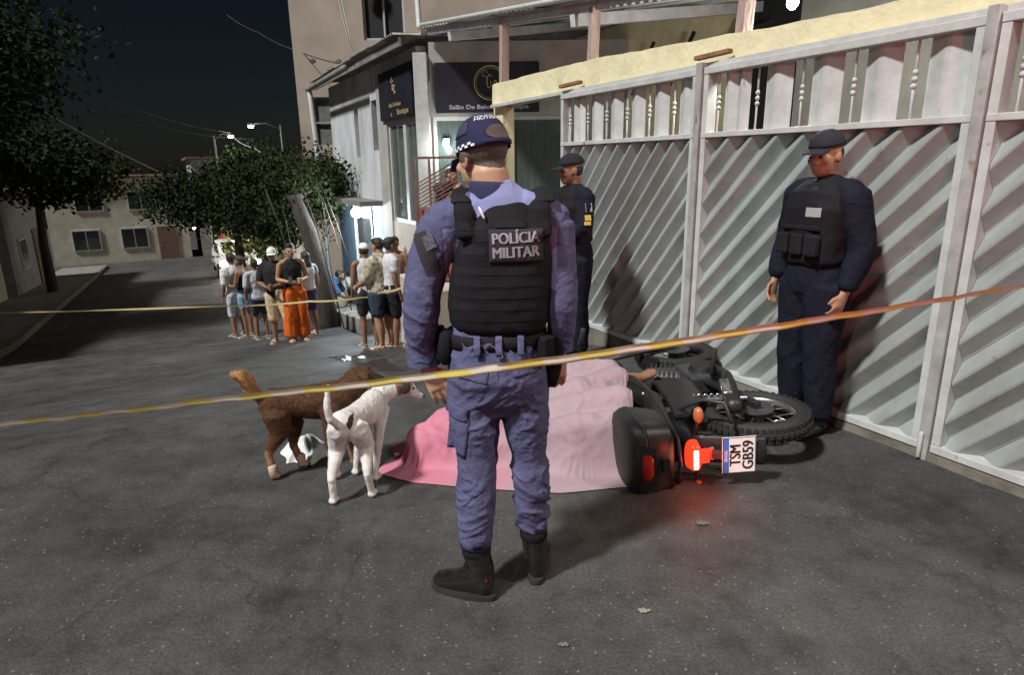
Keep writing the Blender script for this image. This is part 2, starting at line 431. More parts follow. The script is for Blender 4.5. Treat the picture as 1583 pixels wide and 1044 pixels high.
# =================================================================== GATES
M_GALV = mat('galvanised sheet', (0.37, 0.41, 0.405), 0.5, metal=0.1, vscale=2.2, bump=0.08, bscale=30, stretch=(1, 1, .6), col2=(0.25, 0.27, 0.255), c2amt=.42)
M_WHITE = mat('chalky white paint', (0.43, 0.445, 0.435), 0.55, var=0.14, vscale=9, bump=0.1)
M_GREYP = mat('grey painted steel', (0.36, 0.36, 0.35), 0.45, metal=0.2, var=0.2, vscale=9)
def add_rust(m, col, scale, lo, hi):
    nt = m.node_tree; N = nt.nodes; L = nt.links; b = N['Principled BSDF']; src = b.inputs['Base Color'].links[0].from_socket
    tc = N.new('ShaderNodeTexCoord'); mp = N.new('ShaderNodeMapping'); mp.inputs['Scale'].default_value = (1, 1, .45); L.new(tc.outputs['Object'], mp.inputs[0])
    n1 = N.new('ShaderNodeTexNoise'); n1.inputs['Scale'].default_value = scale; n1.inputs['Detail'].default_value = 8; n1.inputs['Roughness'].default_value = .7; L.new(mp.outputs[0], n1.inputs[0])
    mr = N.new('ShaderNodeMapRange'); mr.inputs[1].default_value = lo; mr.inputs[2].default_value = hi; L.new(n1.outputs[0], mr.inputs[0])
    mx = N.new('ShaderNodeMix'); mx.data_type = 'RGBA'; L.new(mr.outputs[0], mx.inputs[0]); L.new(src, mx.inputs[6]); mx.inputs[7].default_value = (*col, 1); L.new(mx.outputs[2], b.inputs['Base Color'])
add_rust(M_GALV, (.16, .12, .085), 5.5, .62, .72); add_rust(M_WHITE, (.17, .11, .07), 7, .64, .72); add_rust(M_GREYP, (.15, .09, .06), 6, .60, .70)
GN = 3.59
def clip_strip(V, Fc, planes):
    bm = bmesh.new(); vs_ = [bm.verts.new(v) for v in V]
    for f in Fc: bm.faces.new([vs_[i] for i in f])
    for co, no in planes:
        bmesh.ops.bisect_plane(bm, geom=bm.verts[:] + bm.edges[:] + bm.faces[:], plane_co=co, plane_no=no, clear_outer=True)
    bm.verts.index_update()
    out = MB(); out.v = [v.co.copy() for v in bm.verts]; out.f = [tuple(v.index for v in f.verts) for f in bm.faces]; bm.free()
    return out
PROF = [(-.5, .000), (-.475, .0), (-.455, .002), (-.435, .005), (-.09, .060), (-.07, .0625), (-.04, .064), (.04, .064), (.07, .0625), (.09, .060), (.435, .005), (.455, .002), (.475, 0), (.5, .000)]
def gate_leaf(t0, t1, label, nbal, pitch, ang):
    th = thing('metal_gate', W((t0 + t1) / 2, GN, 0.05), label, 'gate', 'silver gate leaves in a row')
    zb, zm, zt = 0.075, 1.80, 2.245
    for z0, z1 in ((zb - .022, zb + .022), (zm - .018, zm + .018), (zt - .028, zt + .018)):
        obj('rail', tnbox(MB(), t0, t1, GN - .068, GN + .03, z0, z1), M_WHITE, th, bevel=.004)
    for a, b in ((t0, t0 + .045), (t1 - .045, t1)):
        obj('stile', tnbox(MB(), a, b, GN - .064, GN + .028, zb + .022, zt - .028), M_WHITE, th, bevel=.004)
    d = Vector((-math.cos(ang), math.sin(ang))); pn = Vector((math.sin(ang), math.cos(ang)))   # in (t,z)
    cx, cz = (t0 + t1) / 2, (zb + zm) / 2; Lh = 2.2
    pl = [(W(t0 + .047, 0, 0), -SV), (W(t1 - .047, 0, 0), SV), (Vector((0, 0, zb + .024)), Vector((0, 0, -1))), (Vector((0, 0, zm - .02)), Vector((0, 0, 1)))]
    K = int(1.6 / pitch) + 1
    for k in range(-K, K + 1):
        o = k * pitch + random.uniform(-.004, .004); V = []; lean = random.uniform(-.003, .003)
        for e in (-Lh, Lh):
            for u, h in PROF:
                q = o + u * pitch * 1.0
                V.append(W(cx + d.x * e + pn.x * q, GN + .012 - h * 1.0 + lean, cz + d.y * e + pn.y * q))
        m = len(PROF); mbs = clip_strip(V, [(i, i + 1, m + i + 1, m + i) for i in range(m - 1)], pl)
        if len(mbs.f) < 1: continue
        zs = [v.z for v in mbs.v]
        if max(zs) - min(zs) < .03: continue
        obj('slat', mbs, M_GALV, th, smooth=True)
    obj('back_sheet', tnbox(MB(), t0 + .02, t1 - .02, GN + .030, GN + .034, zb, zm), M_GREYP, th)
    # upper band: upright pressed strips between thin balusters
    w = (t1 - t0 - .09) / nbal
    for k in range(nbal):
        tc = t1 - .045 - w * k
        bt = tc - w * .14
        mbb = MB().tube([W(bt, GN, zm + .018), W(bt, GN, zm + .17)], .007, 8).tube([W(bt, GN, zm + .27), W(bt, GN, zt - .03)], .007, 8).tube([W(bt, GN, zm + .16), W(bt, GN, zm + .28)], .006, 8)
        for j in range(3): mbb.ell(W(bt, GN, zm + .185 + j * .035), (.016, .016, .016), n=8, m=6)
        obj('baluster', mbb, M_WHITE, th, smooth=True)
        for (ta, tb) in (((tc - w * .27, tc - w * .62), (tc - w * .62, tc - w * .93)) if k == 1 - 1 else ((tc - w * .30, tc - w * .90),)):
            V = []
            for z in (zm + .019, zt - .029):
                for u, h in PROF: V.append(W((ta + tb) / 2 + (ta - tb) * u, GN + .015 - h * .5, z))
            m = len(PROF); b2 = MB().add(V, [(i, i + 1, m + i + 1, m + i) for i in range(m - 1)])
            obj('upper_strip', b2, M_WHITE, th, smooth=True)
    return th
gate_leaf(3.765, 5.62, 'silver gate leaf with slanted ribs, on the left of the red-lit post', 6, 0.135, R(50))
gate_leaf(1.86, 3.695, 'silver gate leaf with slanted ribs, on the right of the red-lit post', 5, 0.150, R(47))
gate_leaf(0.0, 1.795, 'silver gate leaf with slanted ribs, at the right end nearest the camera', 5, 0.150, R(47))
for t, lb in ((3.73, 'slim grey steel gate post between the two silver leaves, red-lit at top'), (1.8275, 'slim grey steel gate post beyond the officer at right')):
    th = thing('gate_post', W(t, GN - .01, .05), lb, 'post', 'steel gate posts')
    obj('shaft', tnbox(MB(), t - .028, t + .028, GN - .085, GN + .015, .0, 2.30), M_GREYP, th, bevel=.004)
    obj('drop_bolt', MB().tube([W(t + .005, GN - .10, .02), W(t + .005, GN - .10, .16)], .012, 10), M_WHITE, th, smooth=True)

# rough yellow lintel over the gates and its column
M_YEL = mat('yellow distemper', (0.62, 0.575, 0.37), 0.85, var=0.14, vscale=4, bump=0.4, bscale=22)
def rough_bar(tl, n0, n1, zb, zt, amp, seed):
    mb = MB(); V = []; 
    for i, t in enumerate(tl):
        j = amp * (math.sin(t * 9 + seed) * .5 + math.sin(t * 23 + seed * 2) * .3 + random.uniform(-.5, .5)); j2 = .4 * amp * math.sin(t * 17 + seed)
        V += [W(t, n0 + j2 * .06, zb(t) + j2 * .3), W(t, n1, zb(t)), W(t, n1, zt(t) + j * .6), W(t, n0 + .012 + j2 * .08, zt(t) + j)]
    m = len(tl); F_ = [(0, 1, 2, 3), tuple((m - 1) * 4 + q for q in (3, 2, 1, 0))]
    for i in range(m - 1):
        for q in range(4):
            q2 = (q + 1) % 4; F_.append((i * 4 + q, (i + 1) * 4 + q, (i + 1) * 4 + q2, i * 4 + q2))
    return mb.add(V, F_)
th = thing('masonry_frame', W(7.2, 3.7, zg(7.2)), 'rough yellow masonry lintel and column framing the gate opening', 'lintel')
obj('lintel', rough_bar([.6 + i * .12 for i in range(57)], GN + .032, GN + .22, lambda t: 2.285, lambda t: 2.44 + .10 * min(max((t - 2.8) / 2.5, 0), 1) , .006, .4), M_YEL, th)
obj('column', tnbox(MB(), 7.07, 7.30, GN + .04, GN + .2, zg(7.2) - .2, 2.277), M_YEL, th, bevel=.01)
obj('lintel_rail', tnbox(MB(), 1.0, 7.25, GN - .03, GN + .02, 2.266, 2.300), M_WHITE, th, bevel=.003)
M_WOOD = mat('old pinkish timber', (0.42, 0.34, 0.32), 0.8, col2=(0.20, 0.12, 0.09), vscale=6, c2amt=.42, bump=.3, stretch=(1, 1, .25))
M_WOODB = mat('brown timber', (0.20, 0.105, 0.045), 0.75, var=.35, vscale=10, bump=.3)
for (t, n, z0, z1, w, lb) in ((5.33, GN + .10, 2.44, 2.99, .065, 'short upright timber prop on the yellow lintel, middle of three'), (3.52, GN + .10, 2.38, 2.78, .07, 'upright timber prop on the yellow lintel at right, lit red'), (7.13, GN + .10, 2.44, 3.19, .07, 'upright timber prop at the left end of the yellow lintel')):
    obj('timber_prop', MB().bar(W(t, n, z0), W(t - .03, n, z1), w, w * 1.4, ref=NV), M_WOOD, None, bevel=.006, label=lb, cat='prop', group='props holding the roof')
for t, lb in ((5.50, 'brown timber peg sticking out of the yellow lintel, left one'), (3.66, 'brown timber peg sticking out of the yellow lintel, right one')):
    obj('timber_peg', MB().bar(W(t + .13, GN - .06, 2.335), W(t - .16, GN - .02, 2.35), .055, .03), M_WOODB, None, bevel=.005, label=lb, cat='peg', group='pegs in the lintel')

# =================================================================== ROOFS
M_TIN = mat('weathered tin', (0.42, 0.42, 0.415), 0.55, metal=.35, col2=(0.20, 0.16, 0.13), vscale=2.5, c2amt=.35, bump=.1)
M_BEAM = mat('grey painted purlin', (0.46, 0.475, 0.49), 0.6, var=.25, vscale=6)
def zroof(t, n): return 2.80 + .118 * (t - 3.5) + .14 * (n - 3.5) - .03 if t < 9.6 else 3.42 + .05 * (n - 3.3)
def sheet(t0, t1, n0, n1, zf, pitch=.11, amp=.016):
    # corrugations run across, from the eave (n0) inwards
    mb = MB(); nt_ = max(6, int((t1 - t0) / pitch * 6)); V = []
    for n in (n0, n1):
        for i in range(nt_ + 1):
            t = t0 + (t1 - t0) * i / nt_; V.append(W(t, n, zf(t, n) + amp * math.cos(2 * math.pi * t / pitch)))
    return mb.add(V, [(i, i + 1, nt_ + 2 + i, nt_ + 1 + i) for i in range(nt_)])
def with_thickness(o, th=.004):
    s = o.modifiers.new('s', 'SOLIDIFY'); s.thickness = th; return o
th = thing('gate_roof', W(6, 4.5, 2.9), 'sloping corrugated tin roof on purlins above the yellow lintel', 'roof')
for k in range(7):
    t0 = 1.6 + k * 1.15
    with_thickness(obj('roof_sheet', sheet(t0, t0 + 1.20, 3.60 + random.uniform(-.03, .03), 7.6, lambda t, n: zroof(t, n) + .05 + .02 * (k % 2)), M_TIN, th, smooth=True))
for n in (3.72, 4.3, 5.5):
    obj('purlin', MB().bar(W(1.6, n, zroof(1.6, n) - .01), W(9.5, n, zroof(9.5, n) - .01), .06, .09), M_BEAM, th, bevel=.004)
for t in (2.2, 5.6, 8.6):
    obj('rafter', MB().bar(W(t, 3.64, zroof(t, 3.64) - .115), W(t + .4, 7.4, zroof(t + .4, 7.4) - .115), .07, .11), M_BEAM, th, bevel=.004)
obj('eave_pipe', MB().tube([W(9.45, 3.57, zroof(9.45, 3.57) + .08), W(4.2, 3.57, zroof(4.2, 3.57) + .08)], .026, 10), M_WHITE, th, smooth=True)
th = thing('salon_roof', W(12.5, 4.5, 3.4), 'corrugated tin roof with scalloped edge above the white salon wall', 'roof')
for k in range(5):
    t0 = 9.62 + k * 1.2
    with_thickness(obj('roof_sheet', sheet(t0, t0 + 1.24, 3.20, 8.0, lambda t, n: zroof(t, n) + .04 + .015 * (k % 2)), M_TIN, th, smooth=True))
obj('fascia_board', MB().bar(W(9.62, 3.30, 3.35), W(15.7, 3.30, 3.35), .04, .12), M_CONC, th, bevel=.005)
obj('gutter', MB().tube([W(12.3, 3.16, 3.33), W(15.75, 3.16, 3.30)], .055, 12), M_CONC, th, smooth=True)
obj('downpipe', MB().tube([W(15.62, 3.18, 3.28), W(15.6, 3.25, 1.2), W(15.55, 3.25, zg(15.6) + .3)], .055, 12), M_WHITE, th, smooth=True)

# =================================================================== SALON
M_WALLW = mat('stained white render', (0.52, 0.55, 0.58), 0.85, col2=(0.30, 0.30, 0.29), vscale=1.6, c2amt=.33, bump=.25, bscale=30, stretch=(1, 1, .35))
M_WALLG = mat('grey salon render', (0.33, 0.325, 0.30), 0.85, var=.15, vscale=3, bump=.2)
M_WALLB = mat('beige render', (0.40, 0.36, 0.30), 0.85, var=.18, vscale=2.5, bump=.2)
M_BLUE = mat('faded blue render', (0.17, 0.26, 0.36), 0.85, var=.25, vscale=3, bump=.2)
M_GLASS = mat('window glass', (0.10, 0.13, 0.125), 0.06, spec=.6, alpha=.45)
M_CURT = mat('grey green curtain', (0.30, 0.34, 0.315), 0.8, var=.12, vscale=5)
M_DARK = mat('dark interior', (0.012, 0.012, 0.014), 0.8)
CX, CY = -1.28, 10.17
sal = thing('salon_building', W(11, 4.5, zg(11)), 'pale two-level beauty salon with glass front and stained white side wall', 'building')
def wall_t(name, t0, t1, z0, z1, m, n0=3.59, n1=3.75): return obj(name, tnbox(MB(), t0, t1, n0, n1, z0, z1), m, sal)
def wall_x(name, x0, x1, z0, z1, m, y0=10.17, y1=10.33): return obj(name, MB().hexa([(x0, y0, z0), (x1, y0, z0), (x1, y1, z0), (x0, y1, z0), (x0, y0, z1), (x1, y0, z1), (x1, y1, z1), (x0, y1, z1)]), m, sal)
wall_t('side_wall', 13.55, 15.6, .92, 3.34, M_WALLW); wall_t('side_wall', 12.30, 13.25, .92, 3.34, M_WALLW)
wall_t('side_wall', 13.25, 13.55, .92, 1.80, M_WALLW); wall_t('side_wall', 13.25, 13.55, 2.80, 3.34, M_WALLW)
wall_t('side_wall', 11.90, 12.30, .92, 1.90, M_WALLW); wall_t('side_wall', 11.90, 12.30, 2.78, 3.34, M_WALLW)
wall_t('niche_back', 13.25, 13.55, 1.80, 2.80, M_WALLG, 3.68, 3.75); wall_t('niche_back', 11.90, 12.30, 1.90, 2.78, M_DARK, 3.70, 3.75)
for t in (13.57, 13.23):
    pass
wall_t('pier', 11.38, 11.90, -.9, 3.34, M_WALLG, 3.57, 3.75)
wall_t('upper_wall', 9.78, 11.38, 2.34, 3.34, M_WALLG)
wall_t('lower_wall', 9.7, 11.38, -1.4, .66, M_WALLB)
wall_t('lower_wall', 14.05, 15.6, -2.0, .90, M_BLUE); wall_t('lower_wall', 11.90, 12.75, -1.8, .90, M_BLUE)
wall_t('canopy_slab', 11.92, 15.7, .90, .99, M_CONC, 3.15, 3.585)
obj('corner_pillar', MB().hexa([(CX - .10, CY - .14, -1.2), (CX + .1, CY - .14, -1.2), (CX + .1, CY + .06, -1.2), (CX - .1, CY + .06, -1.2), (CX - .10, CY - .14, 3.2), (CX + .1, CY - .14, 3.2), (CX + .1, CY + .06, 3.2), (CX - .1, CY + .06, 3.2)]), M_WHITE, sal, bevel=.008)
wall_x('front_wall', CX + .12, 1.9, 2.32, 3.36, M_WALLG); wall_x('front_wall', CX + .12, 1.9, -1.2, .70, M_WALLB)
wall_x('front_pier', -.26, .02, .70, 2.32, M_WALLB); wall_x('front_pier', .93, 1.9, .70, 2.32, M_WALLG)
def window_x(x0, x1, z0, z1, y):
    fr = MB()
    for a, b, c, d in ((x0, x0 + .05, z0, z1), (x1 - .05, x1, z0, z1), (x0 + .05, x1 - .05, z0, z0 + .05), (x0 + .05, x1 - .05, z1 - .05, z1)):
        fr.box(((a + b) / 2, y, (c + d) / 2), (b - a, .06, d - c))
    f = obj('window_frame', fr, M_WHITE, sal)
    obj('pane', MB().box(((x0 + x1) / 2, y + .01, (z0 + z1) / 2), (x1 - x0 - .1, .008, z1 - z0 - .1)), M_GLASS, f)
    cu = MB(); n = 60
    cu.grid(lambda u, v: Vector((x0 + .05 + (x1 - x0 - .1) * u, y + .14 + .025 * math.sin(u * (x1 - x0) * 52) + .012 * math.sin(u * 23), z0 + .05 + (z1 - z0 - .1) * v)), n * 2, 3)
    obj('curtain', cu, M_CURT, f, smooth=True)
window_x(.022, .928, .702, 2.318, 10.24); window_x(CX + .14, -.262, .702, 2.318, 10.24)
def window_t(t0, t1, z0, z1, n, glass=M_GLASS, curtain=True, w=.06):
    fr = MB()
    for a, b, c, d in ((t0, t0 + w, z0, z1), (t1 - w, t1, z0, z1), (t0 + w, t1 - w, z0, z0 + w), (t0 + w, t1 - w, z1 - w, z1)): tnbox(fr, a, b, n - .03, n + .03, c, d)
    f = obj('window_frame', fr, M_WHITE, sal)
    obj('pane', tnbox(MB(), t0 + w, t1 - w, n + .0, n + .008, z0 + w, z1 - w), glass, f)
    if curtain:
        cu = MB(); cu.grid(lambda u, v: W(t0 + w + (t1 - t0 - 2 * w) * u, n + .12 + .02 * math.sin(u * (t1 - t0) * 48), z0 + w + (z1 - z0 - 2 * w) * v), 100, 3)
        obj('curtain', cu, M_CURT, f, smooth=True)
window_t(9.80, 10.55, .662, 2.338, 3.64); window_t(10.555, 11.375, .662, 2.338, 3.64)
# lit doorway on the lower level
wall_t('doorway_back', 12.75, 14.05, -2.0, .90, mat('pale blue room wall', (.5, .58, .65), .8, var=.1), 4.6, 4.7)
wall_t('doorway_jamb', 12.70, 12.75, -1.9, .90, M_WHITE, 3.56, 4.6); wall_t('doorway_jamb', 14.05, 14.10, -2.0, .90, M_WHITE, 3.56, 4.6)
dr = wall_t('door', 13.52, 14.04, -1.75, .55, M_DARK, 3.62, 3.66)
# niche reveals lit pale
M_EM = mat('lamp glass lit', (1, 1, 1), .4, emit=(.86, .95, 1.0), estr=60)
M_EMS = mat('street lamp glass lit', (1, 1, 1), .4, emit=(1.0, .95, .80), estr=55)
lp = thing('wall_lamp', W(13.05, 3.42, .78), 'dazzling white lamp under the slab beside the salon doorway', 'lamp')
obj('lamp_body', MB().tube([W(13.05, 3.40, .90), W(13.05, 3.40, .80)], .04, 12), M_WHITE, lp, smooth=True)
obj('bulb', MB().ell(W(13.05, 3.36, .72), (.11, .11, .10)), M_EM, lp, smooth=True)
def point(name, loc, power, col, radius, parent):
    d = bpy.data.lights.new(name, 'POINT'); d.energy = power; d.color = col; d.shadow_soft_size = radius
    o = bpy.data.objects.new(name, d); C.objects.link(o); o.location = loc; link_parent(o, parent); return o
point('lamp_light', W(13.05, 3.22, .64), 150, (.85, .95, 1.0), .06, lp)
# signs
M_SIGN = mat('black sign board', (0.012, 0.012, 0.020), .55, var=.3, vscale=3, spec=.25); M_GOLD = mat('gold sign print', (0.45, 0.36, 0.17), .4, metal=.3); M_SILV = mat('grey sign print', (0.30, 0.29, 0.28), .5)
s2 = thing('salon_sign', (-.31, 10.10, 2.37), 'dark salon sign with round monogram over the front window', 'sign', 'salon signs')
obj('board', MB().box((-.31, 10.12, 2.72), (1.54, .05, .70)), M_SIGN, s2, bevel=.004)
def sign_art(center, right, up, s, parent, m, full=True):
    nrm = Vector(right).cross(Vector(up)); o = Vector(center) + nrm * .004
    def P(a, b): return o + Vector(right) * a + Vector(up) * b
    if full:
        ring = MB(); ring.tube([P(.235 * s * math.cos(2 * math.pi * k / 48), .235 * s * math.sin(2 * math.pi * k / 48) + .07 * s) for k in range(49)], .008, 6, ref=nrm, cap=False)
        ring.tube([P(.205 * s * math.cos(2 * math.pi * k / 48), .205 * s * math.sin(2 * math.pi * k / 48) + .07 * s) for k in range(49)], .003, 6, ref=nrm, cap=False)
        obj('emblem_ring', ring, m, parent, smooth=True)
    mono = MB()
    # flowing C, R strokes and a small loop above
    mono.tube([P(s * x, s * y) for x, y in ((.02, .16), (-.02, .185), (-.045, .14), (-.05, .07), (-.035, .01), (-.01, .0), (.01, .04), (.005, .10))], .007, 6, ref=nrm)
    mono.tube([P(s * x, s * y) for x, y in ((.045, -.07), (.05, .02), (.06, .10), (.085, .105), (.09, .06), (.065, .02), (.09, -.03), (.12, -.06), (.135, -.04))], .007, 6, ref=nrm)
    mono.tube([P(s * x, s * y) for x, y in ((-.06, .15), (-.11, .17), (-.115, .23), (-.07, .25), (-.04, .21))], .004, 6, ref=nrm)
    obj('monogram', mono, m, parent, smooth=True)
sign_art((-.26, 10.093, 2.71), (1, 0, 0), (0, 0, 1), 1.0, s2, M_GOLD)
letter_objs(text_mb('Salão De Beleza e Boutique', .085, (-.29, 10.092, 2.445), (1, 0, 0), (0, 0, 1), offset=.0022, fitw=1.18), (1, 0, 0), M_SILV, s2)
s1 = thing('salon_sign', W(10.65, 3.55, 2.36), 'dark salon sign with gold print on the street side wall', 'sign', 'salon signs')
obj('board', tnbox(MB(), 9.86, 11.54, 3.52, 3.565, 2.375, 3.14), M_SIGN, s1, bevel=.004)
sign_art(W(10.72, 3.516, 2.80), -SV, (0, 0, 1), .85, s1, M_GOLD, False)
letter_objs(text_mb('Salão De Beleza', .085, W(10.68, 3.512, 2.585), -SV, (0, 0, 1), offset=.002, fitw=.62), -SV, M_GOLD, s1)
letter_objs(text_mb('Boutique', .12, W(10.3, 3.512, 2.46), -SV, (0, 0, 1), offset=.003, fitw=.55), -SV, M_GOLD, s1)
letter_objs(text_mb('e', .12, W(10.88, 3.512, 2.45), -SV, (0, 0, 1), offset=.003), -SV, M_GOLD, s1)

wlp = thing('facade_lamp', (-.93, 10.05, 1.90), 'small bright lamp on the salon front beside the corner pillar', 'lamp')
obj('lamp_body', MB().box((-.95, 10.19, 1.96), (.10, .05, .10)), M_WHITE, wlp, bevel=.01); obj('bulb', MB().ell((-.95, 10.12, 1.93), (.045, .045, .06)), M_EM, wlp, smooth=True)
point('facade_light', (-.95, 9.93, 1.84), 12, (.95, 1.0, .95), .05, wlp)
# landing with the red grille gate
obj('stair_landing', tnbox(MB(), 8.0, 9.68, 3.05, 5.5, -1.5, -.03), M_WALLB, None, bevel=.01, label='raised beige concrete landing in front of the salon', cat='landing')
M_RED = mat('oxide red steel', (0.22, 0.055, 0.045), .55, var=.25, vscale=8); M_BROWN = mat('brown steel', (0.15, 0.085, 0.07), .5, var=.2)
rg = thing('grille_gate', W(8.7, 3.3, -.03), 'brown and red steel grille gate on the salon landing', 'gate')
G0, G1 = Vector((-1.33, 9.30, 0)), Vector((-.62, 9.12, 0)); gd = (G1 - G0).normalized()
def GP(a, z): return G0 + gd * a + Vector((0, 0, z))
Lg = (G1 - G0).length
for a, b in ((GP(0, -.03), GP(0, 1.72)), (GP(Lg, -.03), GP(Lg, 1.72))): obj('stile', MB().bar(a, b, .035), M_BROWN, rg)
for z in (1.72, 1.03, .02): obj('rail', MB().bar(GP(-.017, z), GP(Lg + .017, z), .035), M_BROWN, rg)
obj('upright', MB().bar(GP(.22, 1.05), GP(.22, 1.70), .03), M_BROWN, rg)
for k in range(-6, 11):
    a0, z0 = k * .1, 1.04
    a1, z1 = a0 + .88, 1.04 + .46
    # clip to the frame
    def cl(a): return z0 + (a - a0) * (z1 - z0) / (a1 - a0)
    lo = max(0, a0); hi = min(Lg, a0 + (1.71 - z0) * (a1 - a0) / (z1 - z0))
    if hi - lo > .05: obj('bar', MB().bar(GP(lo, cl(lo)), GP(hi, cl(hi)), .016), M_BROWN, rg)
for k in range(8):
    a = .02 + k * (Lg - .04) / 8
    obj('panel_strip', MB().add([GP(a, .04), GP(a + .03, .04) + Vector((0, -.025, 0)), GP(a + .06, .04) + Vector((0, -.025, 0)), GP(a + (Lg - .04) / 8, .04), GP(a, 1.01), GP(a + .03, 1.01) + Vector((0, -.025, 0)), GP(a + .06, 1.01) + Vector((0, -.025, 0)), GP(a + (Lg - .04) / 8, 1.01)], [(0, 1, 5, 4), (1, 2, 6, 5), (2, 3, 7, 6)]), M_RED, rg)

# house behind the gates
hs = thing('yard_house', W(5.5, 6.5, 0), 'yellow lit house wall behind the gates, seen under the tin roof', 'house')
obj('wall', tnbox(MB(), 6.05, 9.6, 6.3, 6.5, -.8, 3.6), M_YEL, hs); obj('wall', tnbox(MB(), 1.0, 5.2, 6.3, 6.5, -.3, 3.4), M_WALLG, hs)
obj('wall', tnbox(MB(), 5.2, 6.05, 6.3, 6.5, -.3, 1.0), M_YEL, hs); obj('window_opening', tnbox(MB(), 5.2, 6.05, 6.45, 6.5, 1.0, 3.4), M_DARK, hs)
for k in range(3):
    t = 6.3 + k * .75
    obj('strut', MB().bar(W(t, 6.1, 2.55), W(t - .55, 6.0, 3.15), .035), M_DARK, hs)
obj('strut', MB().bar(W(8.6, 6.1, 2.9), W(5.3, 6.0, 3.05), .035), M_DARK, hs)
obj('side_wall', tnbox(MB(), .8, 1.0, 3.75, 6.5, -.2, 2.9), M_WALLG, hs)
bl = thing('yard_bulb', W(3.45, 4.08, 2.69), 'bright bulb hanging under the tin roof behind the right gate', 'lamp')
obj('bulb', MB().ell(W(3.45, 4.08, 2.69), (.04, .04, .05)), M_EM, bl, smooth=True); obj('cord', MB().tube([W(3.45, 4.08, 2.71), W(3.45, 4.08, 2.79)], .006, 6), M_DARK, bl)
point('bulb_light', W(3.45, 4.12, 2.52), 80, (1.0, .97, .88), .05, bl)

# =================================================================== BEIGE APARTMENT BLOCK
M_BEIGE = mat('pinkish beige render', (0.42, 0.345, 0.285), .85, col2=(0.32, 0.265, 0.22), vscale=.9, c2amt=.45, bump=.15, bscale=20)
ap = thing('apartment_block', (-2, 21, -2.3), 'tall pinkish beige apartment block behind the salon', 'building')
def awall(x0, x1, z0, z1, y0=20.2, y1=20.5, m=M_BEIGE, name='wall'): return obj(name, MB().hexa([(x0, y0, z0), (x1, y0, z0), (x1, y1, z0), (x0, y1, z0), (x0, y0, z1), (x1, y0, z1), (x1, y1, z1), (x0, y1, z1)]), m, ap)
XL = -6.25
awall(XL, 4.5, 7.0, 11); awall(XL, -4.15, 3.9, 7.0); awall(-2.95, 4.5, 3.9, 7.0); awall(-4.15, -2.95, 3.9, 5.15)
awall(-4.15, -2.95, 6.5, 7.0)
awall(XL, -5.85, 1.0, 3.9); awall(-4.55, 4.5, 1.0, 3.9); awall(-5.85, -4.55, 1.0, 2.2); awall(-5.85, -4.55, 3.62, 3.9); awall(XL, 4.5, -2.6, 1.0)
obj('side_wall', MB().hexa([(XL, 20.5, -2.6), (XL + .3, 20.5, -2.6), (XL + .3, 27, -2.6), (XL, 27, -2.6), (XL, 20.5, 11), (XL + .3, 20.5, 11), (XL + .3, 27, 11), (XL, 27, 11)]), M_BEIGE, ap)
def awin(x0, x1, z0, z1, dark, nm):
    fr = MB()
    for a, b, c, d in ((x0, x0 + .06, z0, z1), (x1 - .06, x1, z0, z1), (x0 + .06, x1 - .06, z0, z0 + .06), (x0 + .06, x1 - .06, z1 - .06, z1), ((x0 + x1) / 2 - .025, (x0 + x1) / 2 + .025, z0 + .06, z1 - .06)): fr.box(((a + b) / 2, 20.3, (c + d) / 2), (b - a, .08, d - c))
    w = obj('window', fr, nm, ap); obj('pane', MB().box(((x0 + x1) / 2, 20.34, (z0 + z1) / 2), (x1 - x0 - .1, .02, z1 - z0 - .1)), dark, w); return w
awin(-4.149, -2.951, 5.151, 6.499, M_DARK, M_WHITE)
w = awin(-5.849, -4.551, 2.201, 3.619, mat('dusty shutter glass', (.13, .135, .13), .5, var=.3), M_GREYP)
obj('crossbar', MB().box((-5.2, 20.27, 2.9), (1.2, .05, .05)), M_GREYP, w)
for x, z in ((-5.7, 4.62), (-4.95, 4.6), (-4.7, 4.55), (-4.35, 4.58), (-4.12, 4.5)):
    obj('patched_hole', MB().ell((x, 20.2, z), (.10, .012, .07)), M_GRIME, ap, smooth=True)
sd = thing('satellite_dish', (-4.05, 20.0, 6.6), 'small white dish above the black apartment window', 'dish')
dm = MB(); dm.grid(lambda u, v: Vector((-4.05 + .30 * v * math.cos(2 * math.pi * u), 19.95 - .10 * (1 - v * v) * -1 - .0, 6.75 + .30 * v * math.sin(2 * math.pi * u))), 24, 6, closed_u=True); obj('bowl', dm, M_WHITE, sd, smooth=True)
obj('bracket', MB().bar((-4.05, 19.98, 6.7), (-4.0, 20.2, 6.55), .04), M_DARK, sd)

